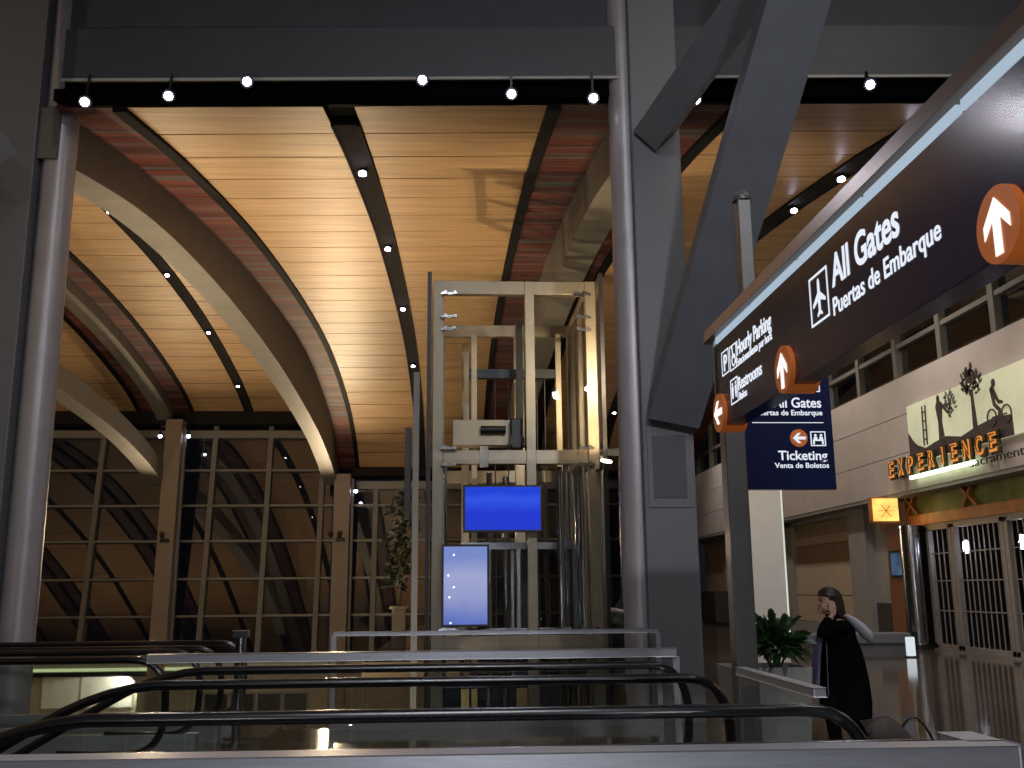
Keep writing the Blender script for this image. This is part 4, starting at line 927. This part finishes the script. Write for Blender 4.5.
# bag
BO = Vector((4.3, 10.3, 0))
bg = thing('travel_bag', 'dark soft travel bag with looped strap on the floor behind the woman', 'bag', BO)
rr = []
for x_, h_, w_ in ((-.26, .12, .08), (-.22, .26, .13), (-.1, .36, .16), (.05, .35, .16), (.16, .27, .15), (.27, .15, .1)):
    rr.append([BO+Vector((x_, math.cos(q)*w_, max(0.0, h_/2+math.sin(q)*h_/2))) for q in [2*PI*k/18 for k in range(18)]])
part('bag_body', MB().loft(rr), M['bag'], bg, True)
part('strap', MB().tube([BO+Vector((.2+.33*k/14, -.02, .16+.17*math.sin(PI*(.12+.88*k/14))-.12*(k/14)**2)) for k in range(15)], .015, 8, True, (1.6, .7)), M['dark'], bg, True)
part('zip', MB().tube([BO+Vector((-.2+.4*k/8, -.1, .3+.05*math.sin(PI*k/8))) for k in range(9)], .006, 6), M['steel'], bg)

# ------------------------------------------------------------------ lights
warm = (1, .76, .47)
def uplight(label, loc, aim, e, size=130, col=warm):
    back = Vector((0, -.3, -.1)) if abs(loc[1]-13.6) < .1 else Vector((0, .25, -.1))
    loc = Vector(loc); d = (Vector(aim)-loc).normalized()
    t = thing('uplight', label, 'lamp', loc, 'uplights washing the wood ceiling')
    part('housing', MB().tube([loc-d*.22, loc-d*.16, loc], [.06, .11, .12], 18), M['dark'], t, True)
    part('lens', MB().cyl(loc-d*.02, loc-d*.012, .1, .1, 18), emit_mat('uplight_lens', (1, .8, .5), 6), t)
    part('bracket', MB().bar(loc-d*.1, loc-d*.1+back, .04, .04), M['dark'], t)
    spot(t, 'lamp_light', loc+d*.03, aim, e, col, size, .9, .12)
uplight('warm uplight on the nearer far window column', (-5.45, 47.9, 4.3), (-2.5, 34, 11), 1500)
uplight('warm uplight on the far left window column', (-13.65, 47.7, 4.3), (-11, 34, 13), 2000)
uplight('warm uplight on the nearer far window column aimed at the left bay', (-5.9, 47.9, 4.3), (-9, 33, 12.8), 1500)
uplight('warm uplight on the lower level floor left of the lift tower', (-3.4, 15.2, -3.5), (-2.2, 25, 10), 5000, 105)
uplight('added warm uplight on the lower level floor beyond the lift tower', (-3.2, 23.0, -3.5), (-2.2, 32, 10), 3500, 110)  # unseen lamp added to even out the ceiling light
uplight('warm uplight behind the right front column', (2.75, 13.6, 5.6), (6.5, 28, 10.5), 900)
uplight('added warm uplight on the lower level floor of the outer bay', (-20, 14, -3.5), (-20, 22, 12), 6000)  # unseen lamp added to light the ceiling mirrored in the glazing
uplight('added warm uplight on the lower level floor of the farthest bay', (-31, 14, -3.5), (-31, 20, 12), 7000)  # also unseen, added for the bays reflected in the window wall
uplight('added warm uplight on the near hall floor at left', (-11, 3, .2), (-11, 9, 11), 1500)  # stands out of view, added to light ceiling seen in reflections
uplight('added warm uplight on the lower level floor behind the left front column', (-6.6, 15.0, -3.5), (-10.5, 30, 12.8), 7000)  # unseen low lamp added to spread light over the left bay
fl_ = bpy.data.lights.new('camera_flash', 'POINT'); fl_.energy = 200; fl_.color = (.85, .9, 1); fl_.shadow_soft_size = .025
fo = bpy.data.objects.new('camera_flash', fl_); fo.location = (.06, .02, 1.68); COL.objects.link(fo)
W = bpy.data.worlds.new('night'); S.world = W; W.use_nodes = True
W.node_tree.nodes['Background'].inputs['Color'].default_value = (.5, .55, .75, 1); W.node_tree.nodes['Background'].inputs['Strength'].default_value = .012
# unseen panel lamps added overhead to fill the near hall with light
def fill_panel_lamp(label, loc, sx, sy, e, col, aim):
    loc = Vector(loc); t = thing('added_panel_lamp', label, 'lamp', loc, 'added fill panel lamps over the near hall')
    part('tray', MB().box(loc.x-sx/2-.05, loc.x+sx/2+.05, loc.y-sy/2-.05, loc.y+sy/2+.05, loc.z+.02, loc.z+.12), M['steel'], t)
    ld = bpy.data.lights.new('lamp_light', 'AREA'); ld.shape = 'RECTANGLE'; ld.size = sx; ld.size_y = sy; ld.energy = e; ld.color = col
    o = bpy.data.objects.new('lamp_light', ld); COL.objects.link(o); o.parent = t
fill_panel_lamp('added fill panel lamp above the walking woman', (7, 6, 12.8), 3, 1.2, 260, (1, .9, .82), 0)
fill_panel_lamp('added fill panel lamp above the front railing', (0, 1, 12.8), 3, 1.2, 500, (.9, .93, 1), 0)
def fill_flood(label, loc, aim, e):  # unseen floods added behind the viewer to brighten columns and braces
    loc = Vector(loc); d = (Vector(aim)-loc).normalized(); t = thing('fill_floodlight', label, 'lamp', loc, 'added fill floodlights behind the viewer')
    part('housing', MB().tube([loc-d*.3, loc-d*.2, loc], [.1, .22, .25], 20), M['dark'], t, True); part('bracket', MB().bar(loc-d*.2, (loc.x, loc.y-.3, 12.9), .06, .06), M['dark'], t)
    spot(t, 'lamp_light', loc+d*.02, aim, e, (.92, .94, 1), 75, .8, .25)
fill_flood('added cool fill floodlight behind the viewer, left', (-3.5, -4, 9), (-3, 13, 2.0), 750)
fill_flood('added cool fill floodlight behind the viewer, right', (4, -4, 9), (3, 13, 3.5), 2200)
for i, y in enumerate((17, 23, 29, 36, 43, 48.5)):  # unseen lamps added to brighten the fascia
    loc = Vector((9.3, y, interp(PC, y)-.2))
    t = thing('added_wall_washer', 'added wall washing lamp under the right wood ceiling, %s' % ('nearest', 'second', 'third', 'fourth', 'fifth', 'farthest')[i], 'lamp', loc, 'added wall washers in the right bay')
    part('housing', MB().cyl(loc, loc+Vector((0, 0, .2)), .1, .08, 16), M['dark'], t, True)
    spot(t, 'lamp_light', loc+Vector((0, 0, -.03)), (12, y, 4.5), 600, (1, .88, .8), 120, .9, .15)
for i, (x, y) in enumerate(((-10, 40), (-18, 30), (-8, 20))):  # unseen lamps added to brighten the lower hall
    loc = Vector((x, y, -.9)); t = thing('lower_fill_lamp', 'added fill lamp over the lower level, %s' % ('by the window', 'at the far left', 'beside the escalators')[i], 'lamp', loc, 'added fill lamps of the lower hall')
    part('housing', MB().cyl(loc, loc+Vector((0, 0, .15)), .2, .15, 16), M['dark'], t, True); spot(t, 'lamp_light', loc+Vector((0, 0, -.05)), (x, y+1.5, -4), 260, (1, .9, .75), 150, .8, .2)

S.view_settings.view_transform = 'Standard'; S.view_settings.look = 'None'; S.view_settings.gamma = 1; S.view_settings.use_curve_mapping = False
S.view_settings.exposure = 0.0
cy = S.cycles
cy.max_bounces = 8; cy.diffuse_bounces = 3; cy.glossy_bounces = 4; cy.transparent_max_bounces = 32; cy.transmission_bounces = 4
cy.caustics_reflective = False; cy.caustics_refractive = False; cy.sample_clamp_indirect = 4
